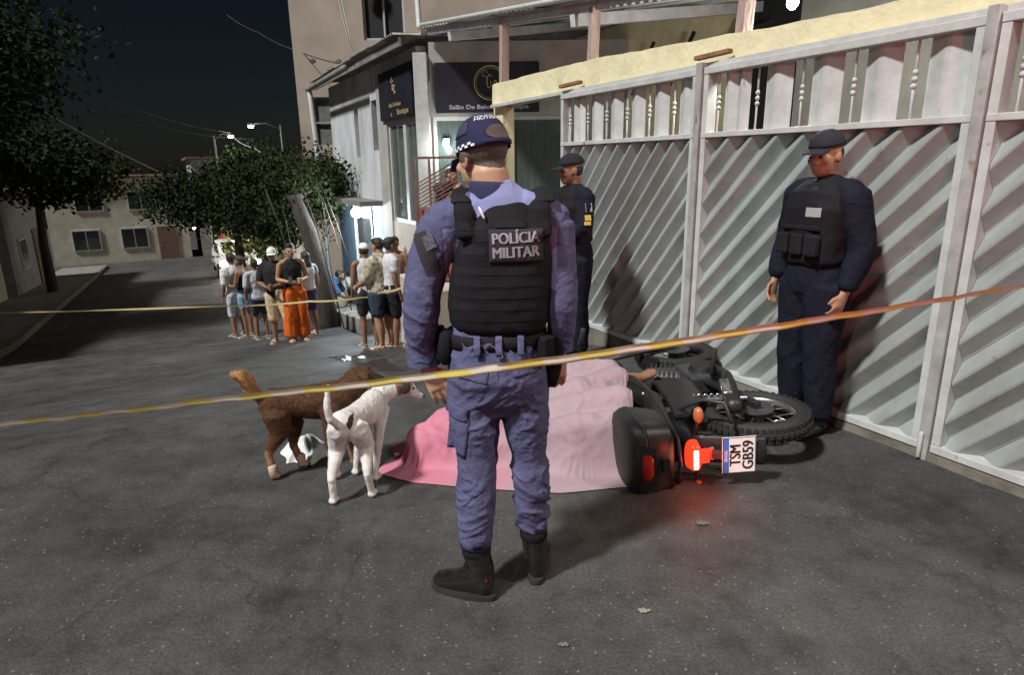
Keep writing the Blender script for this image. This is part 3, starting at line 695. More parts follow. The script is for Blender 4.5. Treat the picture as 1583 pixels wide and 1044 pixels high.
# =================================================================== far and left-hand houses
M_PALEG = mat('pale green render', (0.34, 0.40, 0.31), .85, col2=(0.24, 0.27, 0.22), vscale=1.2, c2amt=.4, bump=.2)
M_CREAM = mat('cream render', (0.45, 0.42, 0.34), .85, var=.18, vscale=2, bump=.2)
M_GREYW = mat('grey render', (0.27, 0.27, 0.27), .85, var=.2, vscale=2, bump=.2)
M_TILE = mat('dark clay tile', (0.12, 0.06, 0.045), .8, var=.3, vscale=6)
def house(t0, t1, n0, n1, h, m, label, name='house', openings=(), face='n1'):
    """box house; openings are (a, b, z0, z1, kind) on its street face at n1 (face to +n) or n0, or on its t0 face."""
    z = zg(t1) - .4; zt = zg((t0 + t1) / 2) + h
    th = thing(name, W((t0 + t1) / 2, (n0 + n1) / 2, z), label, 'house')
    obj('wall', tnbox(MB(), t0, t1, n0, n1, z, zt), m, th)
    obj('roof', tnbox(MB(), t0 - .25, t1 + .25, n0 - .25, n1 + .25, zt + .003, zt + .16), M_TILE, th, bevel=.02)
    for a, b, c, d, kind in openings:
        base = zg((t0 + t1) / 2)
        def bx(e, f, p0, p1, q0, q1):
            if face == 'n1': return tnbox(MB(), p0, p1, n1 + e, n1 + f, q0, q1)
            if face == 'n0': return tnbox(MB(), p0, p1, n0 - f, n0 - e, q0, q1)
            return tnbox(MB(), t0 - f, t0 - e, p0, p1, q0, q1)
        fr = obj(kind, bx(.002, .06, a, b, base + c, base + d), M_WHITE if kind == 'window' else M_BROWN, th, bevel=.006)
        if kind == 'window':
            mid = (a + b) / 2
            for p0, p1 in ((a + .07, mid - .025), (mid + .025, b - .07)): obj('pane', bx(.055, .066, p0, p1, base + c + .07, base + d - .07), M_GLASSD, fr)
        else: obj('handle', bx(.06, .09, a + .1, a + .14, base + 1.0, base + 1.1), M_GREYP, fr)
    return th
M_GLASSD = mat('dark window glass', (.02, .022, .025), .1, spec=.7)
house(13.0, 19.5, -11.0, -5.2, 4.1, M_PALEG, 'pale green house on the left side of the street, nearest', openings=((13.8, 15.0, 1.0, 2.1, 'window'), (15.9, 16.8, 0.1, 2.2, 'door'), (17.5, 18.8, 1.0, 2.1, 'window')))
house(19.9, 26.0, -11.0, -5.0, 5.2, M_CREAM, 'cream house on the left side of the street, second along', openings=((20.6, 21.8, 1.0, 2.1, 'window'), (22.8, 23.7, .1, 2.2, 'door'), (24.4, 25.5, 1.0, 2.1, 'window'), (20.6, 21.8, 3.3, 4.4, 'window'), (23.6, 24.8, 3.3, 4.4, 'window')))
house(26.5, 34.0, -11.5, -4.8, 3.6, M_GREYW, 'low grey house far along the left side', openings=((28, 29.3, 1, 2.1, 'window'), (31, 32, .1, 2.2, 'door')))
house(21.0, 27.0, 4.2, 11, 3.0, M_CREAM, 'small pale house behind the street tree with dark windows', face='t0', openings=((4.6, 5.5, 1.6, 2.4, 'window'), (6.0, 6.9, 1.6, 2.4, 'window')))
house(30.0, 36.0, 4.4, 12, 3.2, M_PALEG, 'greenish house far down the right side', face='n0', openings=((31, 32.2, 1, 2.1, 'window'), (33.5, 34.5, .1, 2.2, 'door')))
house(44.0, 52.0, -6.0, 1.0, 5.0, M_CREAM, 'pale house closing the far end of the street', face='t0', openings=((-5, -3.6, 1, 2.2, 'window'), (-2.6, -1.2, 1, 2.2, 'window'), (-.7, .3, .1, 2.2, 'door'), (-4.6, -3.2, 3.2, 4.3, 'window'), (-2, -.6, 3.2, 4.3, 'window')))
house(44.0, 52.0, 1.6, 9.0, 6.0, M_GREYW, 'tall grey house at the far end beside the pale one', face='t0', openings=((2.2, 3.4, 1, 2.2, 'window'), (4.4, 5.6, 1, 2.2, 'window'), (2.2, 3.4, 3.6, 4.8, 'window'), (4.4, 5.6, 3.6, 4.8, 'window')))
# yard wall on the near left
lw = thing('yard_wall', W(7, -5.3, zg(12)), 'low grey rendered yard wall along the left pavement', 'wall')
for a, b in zip([i * 1.0 for i in range(0, 12)], [i * 1.0 + 1 for i in range(0, 12)]):
    pass
obj('wall_body', strip(MB(), [-5 + i for i in range(18)], -5.38, -5.22, 1.9), M_GREYW, lw); obj('coping', strip(MB(), [-5 + i for i in range(18)], -5.42, -5.18, 1.98, -1.905), M_CONC, lw)

# =================================================================== TREES
M_BARK = mat('grey brown bark', (0.038, 0.031, 0.025), .9, var=.4, vscale=10, bump=.8, bscale=22, stretch=(1, 1, .3))
def leaf_mat(name, c):
    m = mat(name, c, .9, var=.45, vscale=1.5, spec=.12); return m
M_LEAF = leaf_mat('dark leaves', (0.016, 0.026, 0.009)); M_LEAF2 = leaf_mat('olive leaves', (0.022, 0.030, 0.011)); M_LEAF3 = leaf_mat('deep green leaves', (0.013, 0.025, 0.010))
def tree(name, base, label, trunk_pts, trunk_r, lobes, nleaf, lm, leaf=.11, vines=False, droop=0.3):
    th = thing(name, base, label, 'tree')
    mb = MB().tube(trunk_pts, trunk_r, 12)
    top = Vector(trunk_pts[-1])
    for c, r in lobes:
        c = Vector(c); mid = (top + c) / 2 + Vector((random.uniform(-.3, .3), random.uniform(-.3, .3), random.uniform(-.1, .3)))
        r0 = min(trunk_r[-1] if isinstance(trunk_r[-1], float) else .1, .1)
        mb.tube([top, mid, c], [r0 * .8, r0 * .5, r0 * .2], 8)
        for k in range(5):
            d = Vector((random.gauss(0, 1), random.gauss(0, 1), random.gauss(0, .6))).normalized()
            mb.tube([c, c + Vector((d.x * r[0], d.y * r[1], d.z * r[2])) * .8], [r0 * .25, r0 * .08], 6)
    tr = obj('trunk', mb, M_BARK, th, smooth=True)
    if vines:
        for k in range(10):
            a = random.uniform(0, 6.28); p = Vector(trunk_pts[-1]) + Vector((math.cos(a) * .55, math.sin(a) * .5, random.uniform(.0, .6)))
            q = Vector(trunk_pts[0]) + Vector((math.cos(a) * random.uniform(.15, .75), math.sin(a) * .4, .05))
            m1 = (p + q) / 2 + Vector((math.cos(a) * random.uniform(-.05, .22), math.sin(a) * .1, 0))
            obj('aerial_root', MB().tube([p, (p + m1) / 2 + Vector((.03, 0, 0)), m1, q], random.choice([.010, .014, .02]), 6), M_BARK, tr, smooth=True)
    # leaves: clumps of small folded blades through every lobe
    tot = sum(r[0] * r[1] * r[2] for _, r in lobes); V = []; Fc = []
    for c, r in lobes:
        n = int(nleaf * r[0] * r[1] * r[2] / tot); ncl = max(6, n // 45)
        d = rng.normal(size=(ncl, 3)); d /= np.linalg.norm(d, axis=1)[:, None]
        cl = np.array(c) + d * np.array(r) * (rng.random(ncl)[:, None] ** .45)
        for k in range(ncl):
            cr = np.array(r).min() * rng.uniform(.16, .34); m = max(8, n // ncl)
            P = cl[k] + rng.normal(size=(m, 3)) * cr * (1, 1, .7)
            A = rng.normal(size=(m, 3)); A[:, 2] -= droop; A /= np.linalg.norm(A, axis=1)[:, None]
            B = np.cross(A, rng.normal(size=(m, 3))); B /= np.linalg.norm(B, axis=1)[:, None]
            L_ = leaf * rng.uniform(.6, 1.35, m)[:, None]; w = L_ * .36
            o = len(V)
            q = np.stack([P, P + A * L_ * .5 + B * w, P + A * L_, P + A * L_ * .5 - B * w], 1).reshape(-1, 3)
            V += [Vector(x) for x in q]; Fc += [(o + 4 * i, o + 4 * i + 1, o + 4 * i + 2, o + 4 * i + 3) for i in range(m)]
    mb = MB(); mb.v = V; mb.f = Fc
    obj('crown', mb, lm, th)
    return th
b = W(13.6, 2.75, zg(13.6))
b = at(508, 497, 13.2); b.z = gz(b.x, b.y)
tree('street_tree', b, 'gnarled street tree with hanging aerial roots beside the salon', [b + Vector((0, 0, -.1)), b + Vector((-.05, .05, .9)), b + Vector((-.25, .1, 1.9)), b + Vector((-.5, .2, 2.6))], [(.24, .22), (.16, .15), (.17, .15), .13],
     [(b + Vector((-.9, 1.2, 2.85)), (1.4, 1.3, .75)), (b + Vector((-1.9, 2.2, 2.55)), (1.4, 1.3, .8)), (b + Vector((-.3, 2.4, 2.7)), (1.0, 1.0, .65)), (b + Vector((-1.4, 1.4, 2.1)), (1.2, 1.0, .6))], 26000, M_LEAF2, .085, vines=True, droop=.9)
b2 = W(22.5, 1.55, zg(22.5)); b2 = at(377, 440, 20.5); b2.z = gz(b2.x, b2.y)
tree('street_tree', b2, 'tree with a pale lit trunk beyond the crowd on the left', [b2, b2 + Vector((0, 0, 1.6)), b2 + Vector((-.1, 0, 3.0))], [.16, .13, .10],
     [(b2 + Vector((.3, .5, 3.0)), (1.7, 1.6, .8)), (b2 + Vector((-1.4, .5, 3.0)), (1.5, 1.5, .9)), (b2 + Vector((.6, 1.0, 2.5)), (1.3, 1.2, .6))], 18000, M_LEAF, .11)
b3 = W(31, 3.6, zg(31))
tree('shade_tree', b3, 'dense dark tree far down the right side of the street', [b3, b3 + Vector((0, 0, 1.8)), b3 + Vector((.2, 0, 3.0))], [.22, .18, .14],
     [(b3 + Vector((0, 0, 4.0)), (2.4, 2.2, 1.4)), (b3 + Vector((-1.6, .5, 3.2)), (1.8, 1.6, 1.1)), (b3 + Vector((1.6, .5, 3.4)), (1.8, 1.6, 1.2))], 12000, M_LEAF3, .15)
b4 = W(17.0, -4.2, zg(17))
tree('shade_tree', b4, 'broad dark tree on the left pavement in front of the green house', [b4, b4 + Vector((0, 0, 1.8)), b4 + Vector((-.15, 0, 3.2))], [.2, .16, .13],
     [(b4 + Vector((-.4, 0, 5.2)), (2.4, 2.2, 1.3)), (b4 + Vector((-2.2, -.6, 5.6)), (2.2, 2.0, 1.4)), (b4 + Vector((1.3, .6, 5.9)), (1.9, 1.7, 1.2)), (b4 + Vector((-.6, .6, 6.8)), (1.8, 1.6, 1.0))], 20000, M_LEAF3, .13)
b5 = W(27, -3.9, zg(27))
tree('shade_tree', b5, 'smaller dark tree further along the left pavement', [b5, b5 + Vector((0, 0, 1.8)), b5 + Vector((.1, 0, 3.0))], [.18, .14, .11],
     [(b5 + Vector((0, 0, 4.4)), (2.2, 2.0, 1.3)), (b5 + Vector((1.4, .4, 4.0)), (1.6, 1.5, 1.0))], 9000, M_LEAF, .15)
# dry leafy climber / cut branches on the wall end of the street
def hedge(name, c, r, n, m, label):
    V = []; Fc = []
    P = np.array(c) + rng.normal(size=(n, 3)) * np.array(r) * .55
    for p in P:
        a = rng.normal(size=3); a /= np.linalg.norm(a); b_ = np.cross(a, rng.normal(size=3)); b_ /= np.linalg.norm(b_); L_ = .16 * rng.uniform(.6, 1.3); o = len(V)
        V += [Vector(p), Vector(p + a * L_ * .5 + b_ * L_ * .3), Vector(p + a * L_), Vector(p + a * L_ * .5 - b_ * L_ * .3)]; Fc.append((o, o + 1, o + 2, o + 3))
    stem = MB()
    for k in range(7):
        q = Vector(c) + Vector((random.uniform(-r[0], r[0]) * .6, random.uniform(-r[1], r[1]) * .6, random.uniform(0, r[2]) * .6)); stem.tube([Vector((c[0], c[1], gz(c[0], c[1]))), q], [.03, .01], 6)
    th = thing(name, (c[0], c[1], gz(c[0], c[1])), label, 'shrub'); obj('stems', stem, M_BARK, th, smooth=True)
    mb = MB(); mb.v = V; mb.f = Fc; obj('foliage', mb, m, th)
M_LEAFY = leaf_mat('yellow green leaves', (0.16, 0.17, 0.06))
q = W(27, 3.2); hedge('shrub', (q.x, q.y, zg(27) + 1.5), (1.6, 1.2, .8), 1600, M_LEAFY, 'yellow-green shrub lit behind the man in the white cap')

# =================================================================== STREET LAMPS
M_LPOLE = mat('dark lamp pole', (.05, .05, .05), .7, var=.2)
def street_lamp(p, label, reach, power, size=.13, arm_from=None):
    """p is the lamp head; a pole stands beside it."""
    p = Vector(p); foot = p + Vector(reach); foot.z = gz(foot.x, foot.y)
    th = thing('street_lamp', foot, label, 'street lamp', 'street lamps along the street')
    obj('pole', MB().tube([foot, Vector((foot.x, foot.y, p.z + .05))], [.06, .04], 10), M_LPOLE, th, smooth=True)
    obj('arm', MB().tube([Vector((foot.x, foot.y, p.z - .1)), (foot + p) / 2 * 1.0 * Vector((1, 1, 0)).length / Vector((1, 1, 0)).length if False else Vector(((foot.x + p.x) / 2, (foot.y + p.y) / 2, p.z + .12)), p + Vector((0, 0, .08))], .02, 8), M_LPOLE, th, smooth=True)
    hd = obj('lamp_head', MB().ell(p + Vector((0, 0, .06)), (size * 1.7, size * 1.1, size * .6)), M_LPOLE, th, smooth=True)
    obj('lamp_glass', MB().ell(p, (size * 1.1, size, size * .7)), M_EMS, th, smooth=True)
    if power: point('lamp_light', p - Vector((0, 0, size + .12)), power, (1.0, .95, .82), .12, th)
    return th
street_lamp(at(388, 195, 24), 'highest lit street lamp above the dark trees', (.9, .6, 0), 55, .09)
street_lamp(at(357, 211, 26), 'lit street lamp just left of the highest one', (-.9, .5, 0), 45, .09)
street_lamp(at(403, 309, 27), 'lit street lamp hanging low among the tree leaves', (1.1, .8, 0), 25, .11)
street_lamp(at(417, 285, 34), 'small lit street lamp far off above the low one', (1.0, .8, 0), 120, .12)
street_lamp(at(357, 335, 40), 'small far lit street lamp left of the pale trunk', (-.8, .8, 0), 150, .14)
# unseen fill lamps added behind the viewer to soften the shadows
kl_ = street_lamp(W(-.7, -3.4, 4.6), 'street lamp on the left pavement behind the viewer', (-1.0, -.2, 0), 0, .14)
sd_ = bpy.data.lights.new('lamp_light', 'SPOT'); sd_.energy = 190; sd_.color = (1.0, .97, .90); sd_.shadow_soft_size = .14; sd_.spot_size = R(105); sd_.spot_blend = .7
so_ = bpy.data.objects.new('lamp_light', sd_); C.objects.link(so_); so_.location = W(-.7, -3.4, 4.42); so_.rotation_euler = (W(2.2, .9, .2) - W(-.7, -3.4, 4.42)).to_track_quat('-Z', 'Y').to_euler(); link_parent(so_, kl_)
street_lamp(W(-1.5, 4.6, 5.6), 'street lamp beside the gates behind the viewer', (.9, .1, 0), 480, .14)  # second unseen lamp, put in to lift the dark shadows

# =================================================================== CABLES
M_CABLE = mat('black cable', (.02, .02, .02), .6); M_CABLEL = mat('pale cable', (.42, .40, .36), .6)
def cable(pts, r, m, label, sag=0.0):
    pts = [Vector(p) for p in pts]; out = []
    for a, b in zip(pts[:-1], pts[1:]):
        for k in range(10):
            u = k / 10; out.append(a.lerp(b, u) - Vector((0, 0, sag * 4 * u * (1 - u))))
    out.append(pts[-1]); obj('cable', MB().tube(out, r, 6), m, None, smooth=True, label=label, cat='cable', group='overhead cables')
cable([at(519, -20, 12.6), at(538, 60, 12.8), at(553, 102, 13.0)], .016, M_CABLEL, 'pale cable dropping from the sky to the salon eave, left strand')
cable([at(524, -20, 12.6), at(541, 58, 12.7), at(556, 104, 12.9)], .014, M_CABLEL, 'pale cable dropping from the sky to the salon eave, right strand')
cable([at(556, 108, 12.4), at(570, 175, 12.35), at(583, 230, 12.25), at(594, 292, 12.2)], .014, M_CABLE, 'dark cable running down the white salon wall')
cable([at(350, 22, 22), at(400, 50, 21), at(460, 78, 19.5), at(555, 103, 13.2)], .014, M_CABLE, 'thin dark cable crossing the night sky to the eave', .06)
cable([at(352, 205, 24), at(393, 229, 22), at(470, 262, 19), at(536, 287, 17)], .012, M_CABLEL, 'thin pale cable sagging through the trees', .1)
cable([at(540, 285, 15.9), at(500, 290, 16), at(440, 330, 17), at(405, 344, 18)], .015, M_CABLEL, 'pale branch-like cable slanting below the tree crown', .05)
cable([at(-60, 40, 17), at(357, 205, 25.8)], .014, M_CABLE, 'overhead wire crossing the upper left to the left lamp', .5)
cable([at(-60, 70, 17.5), at(388, 215, 24.8)], .014, M_CABLE, 'lower overhead wire crossing the upper left to the highest lamp', .6)
cable([at(-60, 95, 17), at(403, 322, 27.5)], .012, M_CABLEL, 'pale sagging wire across the upper left', .5)
cable([at(644, -10, 12), at(648, 42, 11.6)], .05, M_WHITE, 'white vent pipe rising from the roof corner')

# =================================================================== PARKED CARS far off
def car(loc, yaw, m, label, lights=True):
    XF.append(Matrix.Translation(loc) @ Matrix.Rotation(yaw, 4, 'Z'))
    th = thing('parked_car', (0, 0, 0), label, 'car', 'cars parked down the street')
    prof = [(-2.05, .32), (-2.1, .62), (-2.0, .86), (-1.35, .95), (-.75, 1.42), (.55, 1.45), (1.25, 1.0), (1.95, .86), (2.08, .6), (2.05, .32)]
    secs = [(-.84, .93, .93), (-.70, 1, 1), (.70, 1, 1), (.84, .93, .93)]
    mb = MB(); V = []
    for x, sy, sz in secs:
        for y, z in prof:
            tap = .0 if z < .97 else .13 * (1 if x > 0 else -1)
            V.append((x - tap, y * (.985 if abs(x) > .8 else 1), z if abs(x) < .8 or z < .4 else z - .03))
    n = len(prof); F_ = [tuple(range(n - 1, -1, -1)), tuple(range(3 * n, 4 * n))]
    for i in range(3):
        for k in range(n): F_.append((i * n + k, i * n + (k + 1) % n, (i + 1) * n + (k + 1) % n, (i + 1) * n + k))
    obj('body', mb.add(V, F_), m, th, bevel=.03)
    obj('windscreen', MB().add([(-.58, 1.20, 1.04), (.58, 1.20, 1.04), (.52, .62, 1.40), (-.52, .62, 1.40)], [(0, 1, 2, 3)]).xf(Matrix.Translation((0, .02, .022))), M_GLASSD, th)
    obj('rear_window', MB().add([(-.55, -1.30, 1.0), (.55, -1.30, 1.0), (.5, -.80, 1.38), (-.5, -.80, 1.38)], [(3, 2, 1, 0)]).xf(Matrix.Translation((0, -.03, .02))), M_GLASSD, th)
    for sx in (-1, 1):
        obj('side_window', MB().add([(sx * .80, -1.0, 1.02), (sx * .80, .95, 1.02), (sx * .735, .45, 1.36), (sx * .735, -.68, 1.36)], [(0, 1, 2, 3)]), M_GLASSD, th)
        for y in (-1.3, 1.3):
            wh = obj('wheel', MB().tube([(sx * .66, y, .31), (sx * .86, y, .31)], .31, 18, ref=(0, 0, 1), rnd=False), M_RUBB, th, smooth=True, auto=R(35))
            obj('rim', MB().tube([(sx * .855, y, .31), (sx * .875, y, .31)], .19, 14, ref=(0, 0, 1), rnd=False), M_GREYP, wh)
        obj('headlight', MB().ell((sx * .6, 2.03, .68), (.17, .07, .09)), M_EMS if lights else M_WHITE, th, smooth=True)
        obj('tail_light', MB().ell((sx * .66, -2.04, .74), (.13, .05, .09)), mat('red lamp plastic', (.35, .01, .01), .3), th, smooth=True)
    XF.pop()
M_RUBB = mat('tyre rubber', (.018, .018, .018), .75, bump=.3, bscale=60)
M_CARW = mat('white car paint', (.62, .62, .62), .25, spec=.6); M_CARR = mat('red car paint', (.30, .02, .02), .25, spec=.6); M_CARS = mat('silver car paint', (.35, .36, .38), .3, metal=.5)
p = W(30, 2.35); car(Vector((p.x, p.y, zg(30))), AZ + math.pi, M_CARW, 'white car far down the street facing the crowd with lights on')
p = W(38, 3.0); car(Vector((p.x, p.y, zg(38))), AZ, M_CARR, 'red car parked farthest down the street', False)

# =================================================================== LITTER
M_LEAFD = mat('dry leaf', (.22, .205, .18), .7); M_PLAST = mat('white plastic bag', (.62, .66, .64), .35, var=.08)
def litter(name, x, y, r, m, label, cat, seed):
    mb = MB(); n = 14; V = [Vector((x, y, gz(x, y) + .010))]
    for k in range(n):
        a = 2 * math.pi * k / n; rr = r * (1 + .22 * math.sin(a + seed) + .13 * math.sin(3 * a + seed * 2)); V.append(Vector((x + rr * math.cos(a), y + .6 * rr * math.sin(a), gz(x, y) + .005 + .006 * abs(math.sin(3 * a + seed)))))
    mb.add(V, [(0, k + 1, (k + 1) % n + 1) for k in range(n)]); obj(name, mb, m, None, label=label, cat=cat)
litter('dry_leaf', .473, 2.028, .022, M_LEAFD, 'pale dry leaf on the asphalt right of the boots', 'leaf', .5)
litter('bottle_cap_scrap', .159, 1.864, .018, mat('dull scrap', (.12, .12, .115), .6), 'small dull scrap on the asphalt below the boots', 'scrap', 2.0)
litter('paper_scrap', .86, 2.62, .03, mat('dull paper scrap', (.10, .09, .085), .8), 'faded paper scrap on the red-lit asphalt', 'scrap', 1.0)
litter('paper_scrap', .62, 2.95, .022, M_LEAFD, 'tiny paper scrap beside the black top box', 'scrap', 3.0)
mb = MB(); cx, cy = -1.20, 3.42
mb.grid(lambda u, v: Vector((cx + .15 * v * math.cos(6.283 * u) * (1 + .25 * math.sin(6.283 * u * 3)), cy + .13 * v * math.sin(6.283 * u) * (1 + .2 * math.sin(6.283 * u * 5 + 1)), .006 + .085 * (1 - v * v) * (1 + .45 * math.sin(6.283 * u * 4 + 5 * v)))), 40, 9, closed_u=True)
obj('plastic_bag', mb, M_PLAST, None, smooth=True, label='crumpled white plastic bag on the road behind the brown dog', cat='bag')

# =================================================================== CORDON TAPES
def tape_material(c1, c2, period, name):
    m = bpy.data.materials.new(name); m.use_nodes = True; N = m.node_tree.nodes; L = m.node_tree.links; b = N['Principled BSDF']; b.inputs['Roughness'].default_value = .4
    at_ = N.new('ShaderNodeAttribute'); at_.attribute_name = 'UVMap'
    uv = N.new('ShaderNodeUVMap'); sep = N.new('ShaderNodeSeparateXYZ'); L.new(uv.outputs[0], sep.inputs[0])
    ad = N.new('ShaderNodeMath'); ad.operation = 'ADD'; L.new(sep.outputs[0], ad.inputs[0]); L.new(sep.outputs[1], ad.inputs[1])
    md = N.new('ShaderNodeMath'); md.operation = 'PINGPONG'; md.inputs[1].default_value = period; L.new(ad.outputs[0], md.inputs[0])
    gt = N.new('ShaderNodeMapRange'); gt.inputs[1].default_value = period * .47; gt.inputs[2].default_value = period * .53; L.new(md.outputs[0], gt.inputs[0])
    mx = N.new('ShaderNodeMix'); mx.data_type = 'RGBA'; mx.inputs[6].default_value = (*c1, 1); mx.inputs[7].default_value = (*c2, 1); L.new(gt.outputs[0], mx.inputs[0]); L.new(mx.outputs[2], b.inputs['Base Color'])
    return m
def tape(pts, width, m, label, sag=.02, twist=None, fold=.006):
    P = []; pts = [Vector(p) for p in pts]; ns_ = 70
    for a, b in zip(pts[:-1], pts[1:]):
        for k in range(ns_): u = k / ns_; P.append(a.lerp(b, u) - Vector((0, 0, sag * 4 * u * (1 - u))))
    P.append(pts[-1]); n = len(P); mb = MB(); V = []; UVs = []; L_ = 0
    for i, p in enumerate(P):
        T = (P[min(n - 1, i + 1)] - P[max(0, i - 1)]).normalized(); A = T.cross(Vector((0, 0, 1))).normalized(); U = A.cross(T)
        if i: L_ += (p - P[i - 1]).length
        ang = twist(L_) if twist else 0; D = U * math.cos(ang) + A * math.sin(ang); E_ = A * math.cos(ang) - U * math.sin(ang)
        wob = .002 * math.sin(L_ * 17) + .0015 * math.sin(L_ * 41)
        for k, (a_, f_) in enumerate(((-.5, 0), (-.2, 1), (.1, -.4), (.5, .3))): V.append(p + D * (a_ * width) + E_ * (fold * f_ + wob)); UVs.append((L_, a_ * width))
    F_ = [(i * 4 + k, i * 4 + k + 1, (i + 1) * 4 + k + 1, (i + 1) * 4 + k) for i in range(n - 1) for k in range(3)]
    o = obj('cordon_tape', mb.add(V, F_), m, None, smooth=True, label=label, cat='tape', group='striped cordon tapes')
    uvl = o.data.uv_layers.new(name='UVMap')
    for lp_ in o.data.loops: uvl.data[lp_.index].uv = UVs[lp_.vertex_index]
    return o
M_TAPE = tape_material((.70, .60, .17), (.70, .665, .53), .115, 'striped tape')
tape([at(-160, 672, 2.5), at(353, 616, 2.15), at(770, 569, 1.93), at(1230, 500, 2.12), at(1700, 420, 2.6)], .029, M_TAPE, 'yellow and white cordon tape stretched across in front of the officer', .004, lambda l: .35 + .25 * math.sin(l * 1.7))
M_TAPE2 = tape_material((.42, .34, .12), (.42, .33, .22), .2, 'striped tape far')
tape([at(-160, 487, 12.2), at(353, 473, 10.9), at(480, 466, 10.4), at(560, 460, 9.6), at(588, 452, 8.85), at(626, 443, 8.0)], .032, M_TAPE2, 'cordon tape stretched in front of the crowd', .02, lambda l: .4 * math.sin(l * 2))

# =================================================================== small lights on far porches
M_EMW = mat('warm porch bulb lit', (1, 1, 1), .4, emit=(1.0, .86, .58), estr=18)
for px, py, d, lb in ((361, 371, 25, 'tiny warm porch light above the white T-shirt'), (399, 352, 29, 'tiny warm porch light left of the white cap'), (372, 300, 33, 'tiny far light high among leaves at left'), (432, 344, 26, 'tiny warm light over the white cap'), (470, 352, 25, 'tiny light on the pale house by the tree'), (418, 372, 31, 'tiny far light beside the white cap'), (300, 352, 30, 'tiny porch light on the left houses'), (366, 402, 27, 'small bright light behind the T-shirt crowd'), (446, 360, 33, 'tiny far light over the orange trousers')):
    p_ = at(px, py, d); th = thing('porch_light', p_, lb, 'lamp', 'small far porch lights')
    obj('bulb', MB().ell(p_, (.07, .07, .08), n=10, m=7), M_EMW, th, smooth=True); obj('bracket', MB().bar(p_ + Vector((0, 0, .07)), p_ + Vector((0, .25, .12)), .03), M_LPOLE, th)
    if py > 340: point('porch_glow', p_ - Vector((0, .12, .12)), 14, (1.0, .85, .6), .07, th)

# =================================================================== PEOPLE
def skin(name, c): return mat(name, c, .5, var=.08, vscale=14, bump=.05, bscale=80, spec=.35)
SK1 = skin('tan skin', (.36, .20, .125)); SK2 = skin('brown skin', (.22, .115, .07)); SK3 = skin('fair skin', (.46, .28, .19)); SK4 = skin('dark brown skin', (.14, .075, .048))
M_HAIR = mat('black hair', (.014, .012, .011), .5, var=.4, vscale=60, bump=.5, bscale=120); M_HAIRB = mat('dark brown hair', (.035, .022, .015), .5, var=.4, vscale=60, bump=.5, bscale=120)
M_EYE = mat('dark eye', (.015, .012, .01), .25); M_LIP = mat('lips', (.25, .09, .075), .5)
def cloth(name, c, var=.12, bump=.25, rough=.85, col2=None, vs=6, c2=.5): return mat(name, c, rough, var=var, vscale=vs, bump=bump, bscale=160, spec=.2, col2=col2, c2amt=c2)

JD = dict(hl=(-.09, 0, .91), kl=(-.10, .012, .49), al=(-.105, -.02, .085), tl=(-.135, .16, .03), hr=(.09, 0, .91), kr=(.10, .012, .49), ar=(.105, -.02, .085), tr=(.135, .16, .03),
          sl=(-.185, -.005, 1.425), el=(-.235, -.035, 1.13), wl=(-.235, .05, .89), sr=(.185, -.005, 1.425), er=(.235, -.035, 1.13), wr=(.235, .05, .89), nk=(0, -.01, 1.47), hd=(0, .025, 1.635), lean=(0, 0), pel=(0, 0))
def lerp_path(pts, rad, a, b, n=8):
    pts = [Vector(p) for p in pts]; L_ = [0]
    for p, q in zip(pts[:-1], pts[1:]): L_.append(L_[-1] + (q - p).length)
    out = []; ro = []
    for k in range(n + 1):
        s_ = L_[-1] * (a + (b - a) * k / n)
        for i in range(len(pts) - 1):
            if s_ <= L_[i + 1] + 1e-9: break
        u = (s_ - L_[i]) / max(1e-9, L_[i + 1] - L_[i]); out.append(pts[i].lerp(pts[i + 1], u)); ro.append(rad[i] + (rad[i + 1] - rad[i]) * u)
    return out, ro
def arm_path(J, sd, g=1.0):
    s_, e, w = Vector(J['s' + sd]), Vector(J['e' + sd]), Vector(J['w' + sd])
    return [s_, s_.lerp(e, .45), e, e.lerp(w, .35), w], [.054 * g, .049 * g, .040, .041 * g, .027]
def leg_path(J, sd, g=1.0):
    h, k, a = Vector(J['h' + sd]), Vector(J['k' + sd]), Vector(J['a' + sd])
    return [h, h.lerp(k, .4), k, k.lerp(a, .33) + Vector((0, -.012, 0)), a], [.092 * g, .080 * g, .054 * g, .055 * g, .037]
SECT = [(.86, .135, .100, 0), (.93, .162 , .118, -.008), (1.03, .148, .108, 0), (1.11, .138, .102, .004), (1.22, .150, .110, .006), (1.34, .166, .118, .004), (1.42, .150, .098, -.006), (1.475, .085, .068, -.012)]
def torso(mb, J, g=1.0, gb=0.0, infl=0.0, z0=.86, z1=1.48, dz=0.0, n=26, sq=.9):
    P = []; Rr = []
    zs = [z for z, *_ in SECT if z0 < z < z1]; zs = [z0] + zs + [z1]
    for z in zs:
        for (a, b) in zip(SECT[:-1], SECT[1:]):
            if a[0] <= z <= b[0]: break
        else: a, b = (SECT[0], SECT[1]) if z < SECT[0][0] else (SECT[-2], SECT[-1])
        u = min(max((z - a[0]) / (b[0] - a[0]), -.4), 1.1)
        rx = a[1] + (b[1] - a[1]) * u; ry = a[2] + (b[2] - a[2]) * u; yo = a[3] + (b[3] - a[3]) * u
        belly = gb * math.exp(-((z - 1.12) / .13) ** 2)
        k = min(max((z - .95) / .5, 0), 1.2)
        P.append(Vector((J['pel'][0] + J['lean'][0] * k, J['pel'][1] + J['lean'][1] * k * k + yo + belly * .5, z + dz))); Rr.append((rx * g + infl + belly * .5, ry * g + infl + belly * .5))
    return mb.tube(P, Rr, n, ref=(1, 0, 0), sq=sq)
